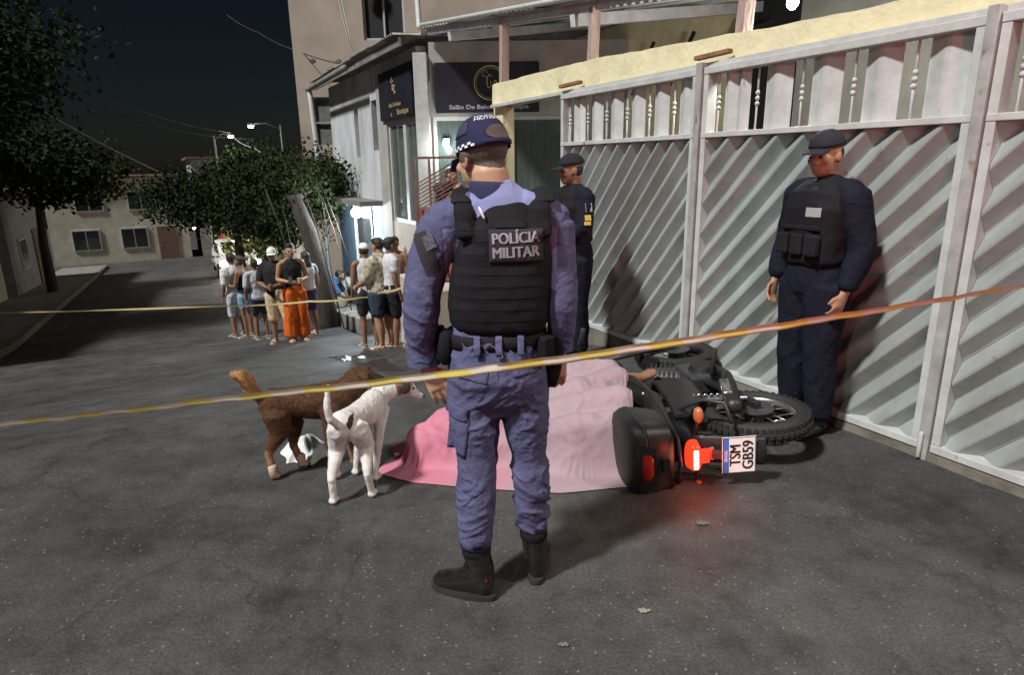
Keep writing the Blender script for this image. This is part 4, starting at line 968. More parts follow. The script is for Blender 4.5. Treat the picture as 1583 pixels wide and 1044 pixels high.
def hand(mb, w, d, side, pn, s=1.0, curl=.5, spread=.25):
    """w wrist, d finger direction, pn palm normal (the way fingers curl), side vector towards the thumb."""
    w = Vector(w); d = Vector(d).normalized(); pn = Vector(pn); pn = (pn - d * pn.dot(d)).normalized(); sd = Vector(side); sd = (sd - d * sd.dot(d) - pn * sd.dot(pn)).normalized()
    mb.tube([w - d * .02, w + d * .03 * s, w + d * .085 * s], [(.026 * s, .018 * s), (.036 * s, .016 * s), (.040 * s, .013 * s)], 12, ref=sd)
    for k, (o, L_) in enumerate(((.031, .070), (.0105, .080), (-.0105, .074), (-.031, .058))):
        b = w + d * .085 * s + sd * o * s; dd = (d + sd * o * spread * 8).normalized()
        c1 = curl * .6; c2 = curl * 1.5
        d1 = (dd * math.cos(c1) + pn * math.sin(c1)); d2 = (dd * math.cos(c2) + pn * math.sin(c2))
        m_ = b + d1 * L_ * .48 * s; e = m_ + d2 * L_ * .52 * s
        mb.tube([b - d * .012, b, m_, e], [.0095 * s, .0098 * s, .0088 * s, .0072 * s], 8)
    b = w + d * .022 * s + sd * .028 * s; t1 = (d * .75 + sd * .62 + pn * .25).normalized(); t2 = (d * .92 + sd * .15 + pn * .4).normalized()
    mb.tube([b - sd * .01, b + t1 * .038 * s, b + t1 * .038 * s + t2 * .036 * s], [.013 * s, .0115 * s, .009 * s], 8)
def head_parts(mb, c, M, s=1.0):
    c = Vector(c)
    def E(p, r): mb.ell(c + M @ Vector([x * s for x in p]), [x * s for x in r], M.to_3x3() if hasattr(M, 'to_3x3') else M, n=18, m=12)
    E((0, -.012, .028), (.076, .097, .088)); E((0, .028, -.028), (.063, .070, .086)); E((0, .050, -.082), (.040, .040, .032)); E((0, .052, -.055), (.048, .045, .05))
    E((0, .088, .020), (.050, .014, .013)); E((0, .098, -.010), (.012, .014, .028)); E((0, .106, -.028), (.017, .014, .012)); E((0, .086, -.062), (.026, .012, .008)); E((0, .084, -.072), (.022, .012, .008))
    E((-.042, .066, -.025), (.022, .022, .022)); E((.042, .066, -.025), (.022, .022, .022))
    E((-.077, -.004, -.012), (.010, .024, .033)); E((.077, -.004, -.012), (.010, .024, .033))
    mb.tube([c + M @ Vector((0, -.02 * s, -.05 * s)), c + M @ Vector((0, -.028 * s, -.10 * s))], [.056 * s, .054 * s], 16)
def person(loc, yaw, H, label, sk, top, bottom, hair, pose=None, g=1.0, gb=0.0, head=(0, 0), vox=.0095, cap=None, shoes=None, extra=None, hands=None, face=True, base_z=None, group=None):
    s = H / 1.75; J = dict(JD)
    if pose: J.update(pose)
    z0 = base_z if base_z is not None else gz(loc[0], loc[1])
    XF.append(Matrix.Translation((loc[0], loc[1], z0)) @ Matrix.Rotation(yaw, 4, 'Z') @ Matrix.Scale(s, 4))
    th = thing('person', (0, 0, 0), label, 'person', group)
    hm = Matrix.Rotation(head[0], 3, 'Z') @ Matrix.Rotation(head[1], 3, 'X')
    mb = MB(); torso(mb, J, g, gb)
    mb.tube([Vector(J['nk']) + Vector((0, -.005, -.05)), Vector(J['nk']) + Vector((0, 0, .02)), Vector(J['hd']) + hm @ Vector((0, -.02, -.06))], [.066, .056, .055], 16)
    for sd, sg in (('l', -1), ('r', 1)):
        nkv = Vector(J['nk'])
        mb.tube([nkv + Vector((sg * .03, 0, -.005)), Vector(J['s' + sd]) + Vector((0, 0, .0))], [.055, .054], 14)
        p, r = arm_path(J, sd, g); pp, rr = lerp_path(p, r, 0, 1, 12); mb.tube(pp, rr, 14)
        d = Vector(J['w' + sd]) - Vector(J['e' + sd])
        hd_ = (hands or {}).get(sd, {}); hand(mb, J['w' + sd], hd_.get('d', d), hd_.get('side', (-.0 * sg, 1, 0)), hd_.get('pn', (-sg, 0, 0)), 1.0, hd_.get('curl', .6))
        p, r = leg_path(J, sd, g); pp, rr = lerp_path(p, r, 0, 1, 14); mb.tube(pp, rr, 16)
        a = Vector(J['a' + sd]); t = Vector(J['t' + sd]); dirf = (t - a); dirf.z = 0; dirf.normalize(); fz = a.z - .085
        mb.tube([a + Vector((0, 0, -.045)) - dirf * .035, a + dirf * .05 + Vector((0, 0, -.045)), a + dirf * .11 + Vector((0, 0, -.058)), a + dirf * .165 + Vector((0, 0, -.066))], [(.033, .036), (.037, .036), (.044, .025), (.036, .017)], 14, ref=(dirf.y, -dirf.x, 0))
    head_parts(mb, J['hd'], hm)
    body, V, Fc = blob('body', mb, vox, sk, th, 3)
    if face:
        ey = MB()
        for x in (-.03, .03): ey.ell(Vector(J['hd']) + hm @ Vector((x, .090, -.002)), (.013, .006, .007), hm, 8, 6); ey.tube([Vector(J['hd']) + hm @ Vector((x * .45, .099, .020)), Vector(J['hd']) + hm @ Vector((x * 1.6, .088, .022))], .004, 6)
        obj('eyes', ey, M_EYE, body, smooth=True)
    # ---- clothes
    def top_mesh():
        m_, sleeve, hem, infl = top['m'], top.get('sleeve', .45), top.get('hem', .90), top.get('infl', .016)
        b = MB(); torso(b, J, g, gb, infl, hem, top.get('zt', 1.475))
        if sleeve > 0:
            for sd, sg in (('l', -1), ('r', 1)):
                b.tube([Vector(J['nk']) + Vector((sg * .04, 0, -.012)), Vector(J['s' + sd])], [.056 + infl * .5, .056 + infl], 14)
                p, r = arm_path(J, sd, g); pp, rr = lerp_path(p, r, 0, sleeve, 8); b.tube(pp, [x + infl + .008 for x in rr], 16)
        else:
            for sd, sg in (('l', -1), ('r', 1)): b.tube([Vector(J['nk']) + Vector((sg * .075, 0, -.01)), Vector(J['s' + sd]) + Vector((-sg * .05, 0, -.01))], [.05 + infl * .3, .045 + infl * .3], 12)
        return blob(top.get('name', 'shirt'), b, vox * 1.05, m_, th, 3, (.010, (8, 8, 8), sum(loc) * 3))
    if top: top_mesh()
    if bottom:
        kind = bottom['kind']; infl = bottom.get('infl', .018); b = MB(); zt = bottom.get('zt', 1.03)
        torso(b, J, g, gb, infl * .8, .86, zt)
        if kind == 'skirt':
            zl = bottom['z']; b.tube([(J['pel'][0], J['pel'][1], .95), (J['pel'][0], J['pel'][1], .80), (J['pel'][0], J['pel'][1] + .01, zl)], [(.17 * g, .13 * g), (.175 * g, .14 * g), (.165 * g, .13 * g)], 24, rnd=False)
        else:
            for sd in 'lr':
                p, r = leg_path(J, sd, g); fl = bottom.get('flare', 0); pp, rr = lerp_path(p, r, 0, bottom['len'], 12)
                b.tube(pp, [x + infl + .004 + fl * (k / 12) + bottom.get('wide', 0) for k, x in enumerate(rr)], 18)
        blob(bottom.get('name', 'trousers' if bottom.get('len', 0) > .8 else ('skirt' if kind == 'skirt' else 'shorts')), b, vox * 1.05, bottom['m'], th, 3, (.012, (9, 9, 5), sum(loc) * 5 + 7))
    # ---- hair
    hc = Vector(J['hd']); style = hair.get('style', 'short'); hb = MB(); hmat = hair.get('m', M_HAIR)
    def E(p, r): hb.ell(hc + hm @ Vector(p), r, hm, 16, 11)
    if style != 'none':
        if cap: E((0, -.032, .010), (.0775, .074, .050))
        else: E((0, -.028, .047), (.083, .096, .083)); E((0, .022, .088), (.066, .062, .038))
        E((0, -.05 + .012 * bool(cap), .0), (.078 - .003 * bool(cap), .066, .07))
        if style == 'tall' and not cap: E((0, .02, .115), (.06, .065, .035))
        if style == 'long': E((0, -.075, -.05), (.082, .045, .10)); E((0, -.09, -.14), (.085, .04, .12)); E((-.07, -.02, -.04), (.025, .05, .09)); E((.07, -.02, -.04), (.025, .05, .09))
        if style == 'bun': E((0, -.12, .05), (.04, .04, .04))
        Vh, Fh = remesh(hb, vox * .95, 2); Vh = folds(Vh, Fh, .004, (45, 45, 45), 3.3, False); h2 = MB(); h2.v = [Vector(v) for v in Vh]; h2.f = Fh; obj('hair', h2, hmat, th, smooth=True)
    if cap:
        cp = MB(); cp.grid(lambda u, v: hc + hm @ Vector((.088 * math.cos(2 * math.pi * u) * math.cos(v * 1.5), -.01 + .110 * math.sin(2 * math.pi * u) * math.cos(v * 1.5), .042 + .092 * math.sin(v * 1.5708))), 26, 8, closed_u=True)
        c0 = obj('cap', cp, cap, th, smooth=True); with_thickness(c0, .004)
        br = MB(); br.grid(lambda u, v: hc + hm @ Vector(((u - .5) * .16 * (1 - .15 * v), .075 + .02 * math.cos((u - .5) * 3) + .085 * v * math.cos((u - .5) * 2.2), .046 - .02 * v - .05 * (u - .5) ** 2)), 12, 6); with_thickness(obj('brim', br, cap, c0, smooth=True), .004)
    if shoes:
        for sd in 'lr':
            a = Vector(J['a' + sd]); t = Vector(J['t' + sd]); dirf = (t - a); dirf.z = 0; dirf.normalize(); sh = MB()
            if shoes[0] == 'sandal':
                sh.tube([a + Vector((0, 0, -.078)) - dirf * .06, a + dirf * .06 + Vector((0, 0, -.078)), a + dirf * .20 + Vector((0, 0, -.078))], [(.036, .011), (.040, .011), (.044, .011)], 14, ref=(dirf.y, -dirf.x, 0))
                sh.tube([a + dirf * .12 + Vector((-dirf.y * .045, dirf.x * .045, -.07)), a + dirf * .10 + Vector((0, 0, -.022)), a + dirf * .12 + Vector((dirf.y * .045, -dirf.x * .045, -.07))], [(.008, .02)] * 3, 8, ref=dirf)
            else:
                sh.tube([a + Vector((0, 0, .05)), a + Vector((0, 0, -.03))], [(.05, .05), (.048, .052)], 14, rnd=False)
                sh.tube([a + Vector((0, 0, -.042)) - dirf * .05, a + dirf * .06 + Vector((0, 0, -.040)), a + dirf * .13 + Vector((0, 0, -.050)), a + dirf * .19 + Vector((0, 0, -.058))], [(.042, .044), (.046, .044), (.050, .034), (.04, .024)], 14, ref=(dirf.y, -dirf.x, 0))
            obj('sandal' if shoes[0] == 'sandal' else 'shoe', sh, shoes[1], th, smooth=True)
    if extra: extra(th, J, hm)
    XF.pop()
    return th
def feet_at(px, py, depth=None):
    """ground point seen at a pixel (march along the ray to the street surface)."""
    v = (FW * FPX + RT * (px - 791.5) - UP * (py - 522)).normalized(); o = Vector((0, 0, CAMH)); k = .5
    while k < 70:
        p = o + v * k
        if p.z < gz(p.x, p.y): break
        k += .01
    return (p.x, p.y)
def face_cam(l, off=0.0):   # yaw so that the figure looks at the camera, plus an offset
    return math.atan2(-l[1], -l[0]) - math.pi / 2 + off

# ---- the crowd behind the far tape (left group)
M_PHONE = mat('phone', (.03, .03, .035), .2); M_CUP = mat('yellow cup', (.45, .33, .12), .5)
l = feet_at(372, 520); person(l, face_cam(l, R(-150)), 1.66, 'person in white T-shirt and white shorts at the left end of the crowd', SK2, dict(m=cloth('white cotton', (.62, .62, .60)), sleeve=.5, hem=.84), dict(kind='shorts', len=.55, m=cloth('white shorts', (.50, .52, .55))), dict(style='short'), shoes=('sandal', M_WHITE), face=False,
       pose=dict(kl=(-.10, .05, .49), al=(-.10, .0, .085), tl=(-.12, .17, .03)))
l = feet_at(386, 521); person(l, face_cam(l, R(-120)), 1.60, 'person with dark tied hair, bare back and denim shorts holding a bag', SK2, dict(m=cloth('black top', (.02, .02, .022)), sleeve=0, hem=1.06, zt=1.36), dict(kind='shorts', len=.30, m=cloth('light denim', (.20, .28, .36))), dict(style='bun', m=M_HAIRB), shoes=('sandal', M_WHITE), face=False, g=.93,
       pose=dict(el=(-.22, .05, 1.14), wl=(-.10, .22, 1.12)), extra=lambda th, J, hm: blob('backpack', MB().tube([(0, -.17, 1.02), (0, -.19, 1.2), (0, -.16, 1.36)], [(.10, .06), (.13, .085), (.09, .06)], 16), .015, cloth('black bag', (.018, .018, .02)), th, 2))
l = feet_at(407, 524); person(l, face_cam(l, R(-170)), 1.52, 'youth in light grey T-shirt and dark shorts behind the man in the cap', SK2, dict(m=cloth('light grey cotton', (.42, .43, .47)), sleeve=.45, hem=.90), dict(kind='shorts', len=.40, m=cloth('dark shorts', (.04, .045, .06))), dict(style='short'), shoes=('sandal', M_WHITE), face=False, g=.92)
l = feet_at(436, 529); capman = l
person(l, face_cam(l, R(-16)), 1.70, 'man in white cap, black polo shirt and beige shorts at the tape', SK2, dict(m=cloth('black polo', (.018, .017, .020)), sleeve=.42, hem=.86, infl=.022), dict(kind='shorts', len=.56, m=cloth('beige shorts', (.50, .39, .25)), infl=.03), dict(style='short'), cap=cloth('white cap cotton', (.70, .68, .64)), shoes=('sandal', mat('pale sandal', (.5, .46, .38), .7)), g=1.06, gb=.03, head=(R(8), R(-4)),
       pose=dict(er=(.27, .06, 1.14), wr=(.08, .27, 1.08), el=(-.25, .06, 1.13), wl=(-.04, .26, 1.10), kl=(-.16, .05, .49), al=(-.20, .03, .085), tl=(-.27, .20, .03), hl=(-.10, 0, .91)))
l = feet_at(462, 527)
def cup(th, J, hm):
    c = obj('cup', MB().tube([(-.06, .30, 1.10), (-.06, .30, 1.19)], [.036, .044], 16, rnd=False), M_CUP, th, smooth=True, auto=R(40))
    obj('phone', MB().box((.10, .30, 1.17), (.07, .012, .14), Matrix.Rotation(R(20), 3, 'X')), M_PHONE, th, bevel=.004)
person(l, face_cam(l, R(12)), 1.74, 'person in black sleeveless top and wide orange trousers', SK1, dict(m=cloth('black knit', (.016, .016, .018)), sleeve=0, hem=1.00, infl=.012), dict(kind='trousers', len=.95, m=cloth('orange linen', (.56, .115, .018)), flare=.055, wide=.012, infl=.02), dict(style='tall'), shoes=('sandal', mat('white sandal', (.6, .58, .52), .7)), head=(R(-5), 0), g=1.0,
       pose=dict(er=(.26, .0, 1.15), wr=(.12, .22, 1.13), el=(-.26, .0, 1.15), wl=(-.08, .23, 1.12)), extra=cup)
l = feet_at(484, 518); person(l, face_cam(l, R(-140)), 1.58, 'person with long dark hair, white top and dark purple skirt', SK1, dict(m=cloth('white blouse', (.5, .5, .52)), sleeve=.2, hem=.98), dict(kind='skirt', z=.56, m=cloth('purple skirt', (.055, .03, .085)), len=.5), dict(style='long'), face=False, g=.96, shoes=('sandal', M_WHITE))
# seated on the kerb, bent forward
l = feet_at(506, 498)
person((l[0], l[1]), face_cam(l, R(75)), 1.66, 'person in blue shirt sitting bent forward on the kerb under the tree', SK2, dict(m=cloth('blue shirt', (.05, .085, .16)), sleeve=.5, hem=.92), dict(kind='trousers', len=.60, m=cloth('camouflage cotton', (.16, .17, .11), col2=(.30, .29, .22), vs=9)), dict(style='short'), face=False, base_z=gz(*l) - .42,
       pose=dict(hl=(-.10, .02, .88), kl=(-.14, .42, .93), al=(-.13, .40, .52), tl=(-.14, .56, .45), hr=(.10, .02, .88), kr=(.14, .42, .93), ar=(.13, .40, .52), tr=(.14, .56, .45), lean=(0, .30), nk=(0, .30, 1.40), hd=(0, .40, 1.53), sl=(-.18, .26, 1.36), sr=(.18, .26, 1.36), el=(-.22, .40, 1.12), wl=(-.08, .52, 1.02), er=(.22, .40, 1.12), wr=(.08, .52, 1.02)), shoes=('sandal', M_WHITE))
l2 = feet_at(532, 488)
person(l2, face_cam(l2, R(100)), 1.45, 'small person in white sitting at the foot of the tree', SK2, dict(m=cloth('white cotton', (.62, .62, .60)), sleeve=.5, hem=.92), dict(kind='trousers', len=.7, m=cloth('dark shorts', (.04, .045, .06))), dict(style='short'), face=False, base_z=gz(*l2) - .34,
       pose=dict(hl=(-.10, .02, .88), kl=(-.14, .38, .98), al=(-.13, .36, .52), tl=(-.14, .52, .45), hr=(.10, .02, .88), kr=(.14, .38, .98), ar=(.13, .36, .52), tr=(.14, .52, .45), lean=(0, .22), nk=(0, .22, 1.42), hd=(0, .30, 1.56), sl=(-.18, .18, 1.38), sr=(.18, .18, 1.38), el=(-.22, .32, 1.14), wl=(-.08, .45, 1.05), er=(.22, .32, 1.14), wr=(.08, .45, 1.05)))

# ---- the group by the salon (right group)
M_PAT = cloth('cream shirt with dark print', (.56, .52, .40), col2=(.10, .10, .07), vs=16, c2=.36)
l = feet_at(574, 536); person(l, face_cam(l, R(-165)), 1.62, 'person with white cap and pale strap vest behind the patterned shirt', SK2, dict(m=cloth('pale vest', (.5, .5, .5)), sleeve=0, hem=.95), dict(kind='shorts', len=.38, m=cloth('dark print shorts', (.03, .03, .035))), dict(style='short'), cap=cloth('white cap cotton', (.70, .68, .64)), face=False, shoes=('sandal', M_WHITE))
l = feet_at(596, 538)
person(l, face_cam(l, R(-125)), 1.60, 'heavy-set person in cream patterned shirt and denim shorts holding the far tape', SK1, dict(m=M_PAT, sleeve=.52, hem=.80, infl=.028), dict(kind='shorts', len=.38, m=cloth('dark denim', (.03, .042, .065)), infl=.03), dict(style='short'), g=1.28, gb=.07, face=False, head=(R(-10), R(-12)), shoes=('sandal', mat('pale sandal', (.5, .46, .38), .7)),
       pose=dict(er=(.27, .12, 1.14), wr=(.16, .36, 1.02), el=(-.28, .10, 1.13), wl=(-.18, .34, 1.0), hl=(-.12, 0, .91), hr=(.12, 0, .91), kl=(-.13, .0, .49), kr=(.13, .02, .49)))
l = feet_at(612, 537); person(l, face_cam(l, R(110)), 1.58, 'person in white top and black shorts facing the patterned shirt', SK2, dict(m=cloth('white blouse', (.5, .5, .52)), sleeve=.3, hem=.92), dict(kind='shorts', len=.45, m=cloth('black shorts', (.015, .015, .018))), dict(style='bun'), face=False, shoes=('sandal', M_WHITE))
l = feet_at(619, 517); person(l, face_cam(l, R(-20)), 1.74, 'bare-chested person with short dark hair beside the officer\'s sleeve', SK2, None, dict(kind='shorts', len=.5, m=cloth('dark print shorts', (.03, .03, .035))), dict(style='short'), head=(R(10), 0))
l = feet_at(636, 508); person(l, face_cam(l, R(-35)), 1.80, 'bare-chested person standing furthest back by the beige wall', SK1, None, dict(kind='shorts', len=.5, m=cloth('dark denim', (.03, .042, .065))), dict(style='short'), head=(R(20), 0))
# ---- on the landing, behind the grille
q_ = at(686, 330, 9.7); person((q_.x, q_.y), face_cam((q_.x, q_.y), R(30)), 1.66, 'person in dark shirt leaning on folded arms behind the brown grille', SK1, dict(m=cloth('dark maroon shirt', (.05, .028, .035)), sleeve=.42, hem=.90), dict(kind='trousers', len=.97, m=cloth('yellowish trousers', (.55, .50, .30))), dict(style='short'), base_z=-.03, head=(R(25), R(-14)),
       pose=dict(lean=(-.02, .16), nk=(-.02, .17, 1.45), hd=(-.03, .25, 1.58), sl=(-.2, .13, 1.41), sr=(.17, .13, 1.41), el=(-.18, .33, 1.20), wl=(-.02, .32, 1.42), er=(.14, .34, 1.20), wr=(-.01, .36, 1.38)))

# =================================================================== THE OFFICER IN FRONT (seen from behind)
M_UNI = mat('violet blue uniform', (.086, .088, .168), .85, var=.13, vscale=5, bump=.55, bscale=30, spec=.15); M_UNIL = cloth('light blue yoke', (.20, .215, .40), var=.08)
M_NAVY = cloth('navy cap cloth', (.020, .020, .055), var=.2); M_BLK = cloth('black nylon', (.008, .0075, .010), var=.25, rough=.8); M_BLK2 = cloth('black webbing', (.012, .011, .014), var=.25, rough=.8)
M_BOOT = mat('polished black leather', (.012, .011, .010), .17, var=.3, vscale=12, spec=.6, bump=.08, bscale=30); M_SOLE = mat('boot sole', (.03, .026, .024), .5, var=.2)
M_TXT = mat('grey reflective print', (.27, .25, .285), .6); M_PATCH = cloth('dark patch', (.032, .027, .035)); M_WHT = mat('white print', (.72, .72, .76), .6)
M_FADE = mat('cropped hair', (.075, .055, .045), .7, var=.3, vscale=90, bump=.3, bscale=200)
XF.append(Matrix.Translation((0, 2.24, 0)))
of = thing('person', (-.05, 0, 0), 'police officer in violet-blue uniform and black vest seen from behind, closest', 'person')
HC = Vector((-.092, .035, 1.648)); HM = Matrix.Rotation(R(36), 3, 'Z') @ Matrix.Rotation(R(-13), 3, 'X')
mb = MB()
head_parts(mb, HC, HM, 1.02)
mb.tube([(-.045, -.005, 1.46), (-.060, .0, 1.53), HC + HM @ Vector((0, -.03, -.055))], [.074, .066, .064], 18)
mb.tube([(-.05, 0, .90), (-.05, 0, 1.05), (-.03, 0, 1.25), (-.025, 0, 1.40), (-.035, 0, 1.47)], [(.14, .10), (.135, .10), (.15, .11), (.15, .10), (.09, .07)], 22)
mb.tube([(-.05, 0, 1.44), (-.235, 0, 1.42), (-.285, -.02, 1.30), (-.318, -.05, 1.14), (-.327, -.03, 1.03), (-.322, .01, .925), (-.315, .015, .905)], [.06, .050, .044, .036, .036, .030, .029], 14)
mb.tube([(-.02, 0, 1.44), (.150, 0, 1.42), (.165, -.01, 1.30), (.178, -.03, 1.13), (.176, -.01, 1.05), (.172, .02, .965), (.170, .022, .945)], [.06, .046, .042, .035, .034, .029, .028], 14)
hand(mb, (-.312, .0, .905), (.42, -.05, -.88), (.9, .1, .4), (.1, 1, 0), 1.05, .30, .5)
hand(mb, (.170, .022, .945), (-.10, .0, -1), (-.95, .3, 0), (-.2, 1, 0), 1.05, .6, .3)
LEGL = [(-0.14, 0.0, 0.88), (-0.145, -0.0164, 0.7), (-0.138, -0.0205, 0.545), (-0.145, -0.0556, 0.4), (-0.15, -0.0664, 0.26), (-0.148, -0.0859, 0.1)]
LEGR = [(0.035, 0.01, 0.88), (0.045, 0.0036, 0.7), (0.058, 0.0095, 0.545), (0.064, 0.0014, 0.4), (0.072, 0.0086, 0.26), (0.078, 0.0141, 0.1)]
for LG in (LEGL, LEGR): mb.tube(LG, [.078, .068, .044, .044, .034, .034], 16)
body, bV, bF = blob('body', mb, .0048, SK3, of, 3)
bvh_body = BVHTree.FromPolygons([Vector(v) for v in bV], bF)
# cropped hair at the back and sides of the head
def hair_pt(u, v):
    az = R(-90) + (u - .5) * R(235); z = .035 - v * (.105 - .055 * abs(u - .5) * 2)
    d = HM @ Vector((math.cos(az), math.sin(az), 0)); o = HC + HM @ Vector((0, -.012, z))
    h = bvh_body.ray_cast(o + d * .2, -d, .3); p = h[0] if h[0] is not None else o + d * .09
    return p + d * .0022 * (1 - v ** 4)
obj('hair', MB().grid(hair_pt, 44, 14), M_FADE, of, smooth=True)
# cap
RX, RY, ZB, HT, YO = .0855, .106, .012, .118, -.012
def dome(az, el, lift=0.0):
    sq = math.cos(el) ** .8
    p = Vector((RX * math.cos(az) * sq, YO + RY * math.sin(az) * sq, ZB + HT * math.sin(el)))
    nrm = Vector((p.x / RX ** 2, (p.y - YO) / RY ** 2, (p.z - ZB) / HT ** 2)); nrm.normalize()
    return HC + HM @ (p * 1.02 + nrm * lift)
cap_o = obj('cap', MB().grid(lambda u, v: dome(2 * math.pi * u, v * math.pi / 2), 48, 16, closed_u=True), M_NAVY, of, smooth=True); with_thickness(cap_o, .003)
br = MB(); br.grid(lambda u, v: HC + HM @ (Vector(((u - .5) * .155 * (1 - .12 * v), .070 + .025 * math.cos((u - .5) * 3) + .075 * v * math.cos((u - .5) * 2.2), .020 - .03 * v - .07 * (u - .5) ** 2)) * 1.02), 14, 7); with_thickness(obj('brim', br, M_NAVY, cap_o, smooth=True), .004)
ar = MB(); n = 24; V = [dome(R(-90), .25, .0035)]
for k in range(n): a = 2 * math.pi * k / n; V.append(dome(R(-90) + R(30) * math.cos(a), .30 + (.26 if math.sin(a) > 0 else .17) * math.sin(a), .0035))
obj('rear_opening', ar.add(V, [(0, k + 1, (k + 1) % n + 1) for k in range(n)]), M_FADE, cap_o, smooth=True)
with_thickness(obj('strap', MB().grid(lambda u, v: dome(R(-90) + (u - .5) * R(74), .015 + v * .13, .006), 16, 3), M_NAVY, cap_o, smooth=True), .003)
with_thickness(obj('side_panel', MB().grid(lambda u, v: dome(R(150) + u * R(48), .42 + v * .42, .0028), 10, 6), cloth('grey violet mesh', (.045, .042, .075)), cap_o, smooth=True), .002)
ck = MB()
for i in range(13):
    for j in range(2):
        if (i + j) % 2: continue
        a0 = R(118) + i * R(7.4); V = [dome(a0 + da * R(7.4), .03 + (j + db) * .062, .0042) for da, db in ((0, 0), (1, 0), (1, 1), (0, 1))]; ck.add(V, [(0, 1, 2, 3)])
obj('checker_band', ck, M_WHT, cap_o)
for txt, dz in (('POLÍCIA', .125), ('MILITAR', 0)):
    V2, F2 = text2d(txt, .0165, 0); t_ = MB(); P = []
    for v in V2: P.append(dome(R(-112) + (v.x) / (RX * .62), .82 + dz + v.y / .105, .003))
    letter_objs(t_.add(P, F2), HM @ Vector((math.cos(R(-22)), math.sin(R(-22)), 0)), M_WHT, cap_o)

# ---- shirt
b = MB()
b.tube([(-.052, 0, .99), (-.050, 0, 1.08), (-.035, 0, 1.25), (-.028, 0, 1.36), (-.030, -.004, 1.45), (-.045, -.008, 1.515)], [(.165, .122), (.165, .122), (.168, .125), (.165, .118), (.150, .104), (.092, .080)], 30, sq=.92)
b.tube([(-.06, -.005, 1.482), (-.150, -.005, 1.462), (-.232, 0, 1.412)], [(.075, .06), (.076, .07), (.080, .08)], 18, ref=(0, 1, 0))
b.tube([(-.01, -.005, 1.482), (.08, -.005, 1.462), (.150, 0, 1.412)], [(.072, .06), (.074, .07), (.075, .075)], 18, ref=(0, 1, 0))
b.tube([(-.236, 0, 1.415), (-.285, -.02, 1.30), (-.310, -.045, 1.19), (-.318, -.05, 1.13), (-.326, -.03, 1.03), (-.324, .0, .945)], [.081, .075, .066, .066, .058, .052], 20)
b.tube([(.150, 0, 1.412), (.164, -.01, 1.30), (.175, -.028, 1.19), (.178, -.03, 1.13), (.178, -.012, 1.06), (.172, .018, .985)], [.074, .064, .057, .056, .051, .045], 20)
Vs, Fs = remesh(b, .005, 4)
# folds: crosswise creases on the sleeves, soft ones elsewhere
arm = np.clip((np.abs(Vs[:, 0] + .03) - .16) / .08, 0, 1)
V1 = creases(Vs, Fs, .011, (4, 4, 10), 4.2, .6, 3.0); V1 = creases(V1, Fs, .0045, (9, 9, 19), 7.7, -.5, 2.5); V2 = creases(Vs, Fs, .007, (7, 7, 7), 8.8, .3, 3.0)
Vs = V1 * arm[:, None] + V2 * (1 - arm)[:, None]
sb = MB(); sb.v = [Vector(v) for v in Vs]; sb.f = Fs
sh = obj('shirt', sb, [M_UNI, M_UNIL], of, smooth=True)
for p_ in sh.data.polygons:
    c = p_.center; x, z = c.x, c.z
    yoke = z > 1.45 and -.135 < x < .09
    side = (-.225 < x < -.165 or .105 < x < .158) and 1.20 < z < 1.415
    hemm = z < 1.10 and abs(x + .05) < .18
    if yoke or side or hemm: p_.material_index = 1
bvh_sh = BVHTree.FromPolygons(sb.v, Fs)
for cx_, cz_, cy_, r_ in ((-.324, .948, .0, .060), (.172, .988, .018, .050)):
    obj('cuff', MB().tube([(cx_, cy_ - .004, cz_ + .028), (cx_, cy_ + .002, cz_ - .026)], [r_ + .001, r_ + .002], 24, rnd=False), M_UNI, sh, smooth=True, auto=R(40))
col_ = MB(); col_.grid(lambda u, v: Vector((-.052 - .010 * v + (.088 - .012 * v) * math.cos(2 * math.pi * u), -.004 + .012 * v + (.078 - .004 * v) * math.sin(2 * math.pi * u), 1.497 + .064 * v + .006 * math.cos(2 * math.pi * u + 2.4))), 40, 5, closed_u=True)
with_thickness(obj('collar', col_, cloth('dark collar', (.030, .030, .075)), sh, smooth=True), .006)
obj('sleeve_patch', patch_mb((-.285, 0, 1.335), (.93, 0, .37), (-.37, 0, .93), .052, .14, bvh_sh, .004, 6, 10), M_PATCH, sh, smooth=True)
obj('sleeve_emblem', patch_mb((-.272, 0, 1.372), (.93, 0, .37), (-.37, 0, .93), .038, .05, bvh_sh, .006, 6, 6), cloth('grey emblem', (.16, .17, .20), col2=(.05, .05, .07), vs=60), sh, smooth=True)

# ---- vest
b = MB()
b.tube([(-.047, -.002, 1.072), (-.045, -.002, 1.12), (-.036, -.002, 1.22), (-.022, -.002, 1.32), (-.014, -.006, 1.39), (-.012, -.008, 1.432)], [(.172, .142), (.182, .148), (.180, .152), (.170, .150), (.152, .142), (.128, .130)], 40, sq=.75)
for x0 in (-.150, .105):
    b.tube([(x0, -.125, 1.39), (x0 - .004, -.10, 1.475), (x0 - .006, .0, 1.528), (x0, .09, 1.47), (x0 + .01, .12, 1.38)], [(.034, .013)] * 5, 14, ref=(1, 0, 0))
Vv, Fv = remesh(b, .0062, 4); Vv = folds(Vv, Fv, .004, (10, 10, 12), 2.2)
vb = MB(); vb.v = [Vector(v) for v in Vv]; vb.f = Fv
vest = obj('vest', vb, M_BLK, of, smooth=True); bvh_v = BVHTree.FromPolygons(vb.v, Fv)
X_, Z_ = (1, 0, 0), (0, 0, 1)
def vest_strip(name, x0, x1, z, h, m, lift=.0016, par=None): return with_thickness(obj(name, patch_mb(((x0 + x1) / 2, 0, z), X_, Z_, x1 - x0, h, bvh_v, lift, 22, 2), m, par or vest), .0015)
for z in (1.278, 1.238, 1.198, 1.158, 1.118): vest_strip('webbing_strap', -.205, .115, z, .024, M_BLK2)
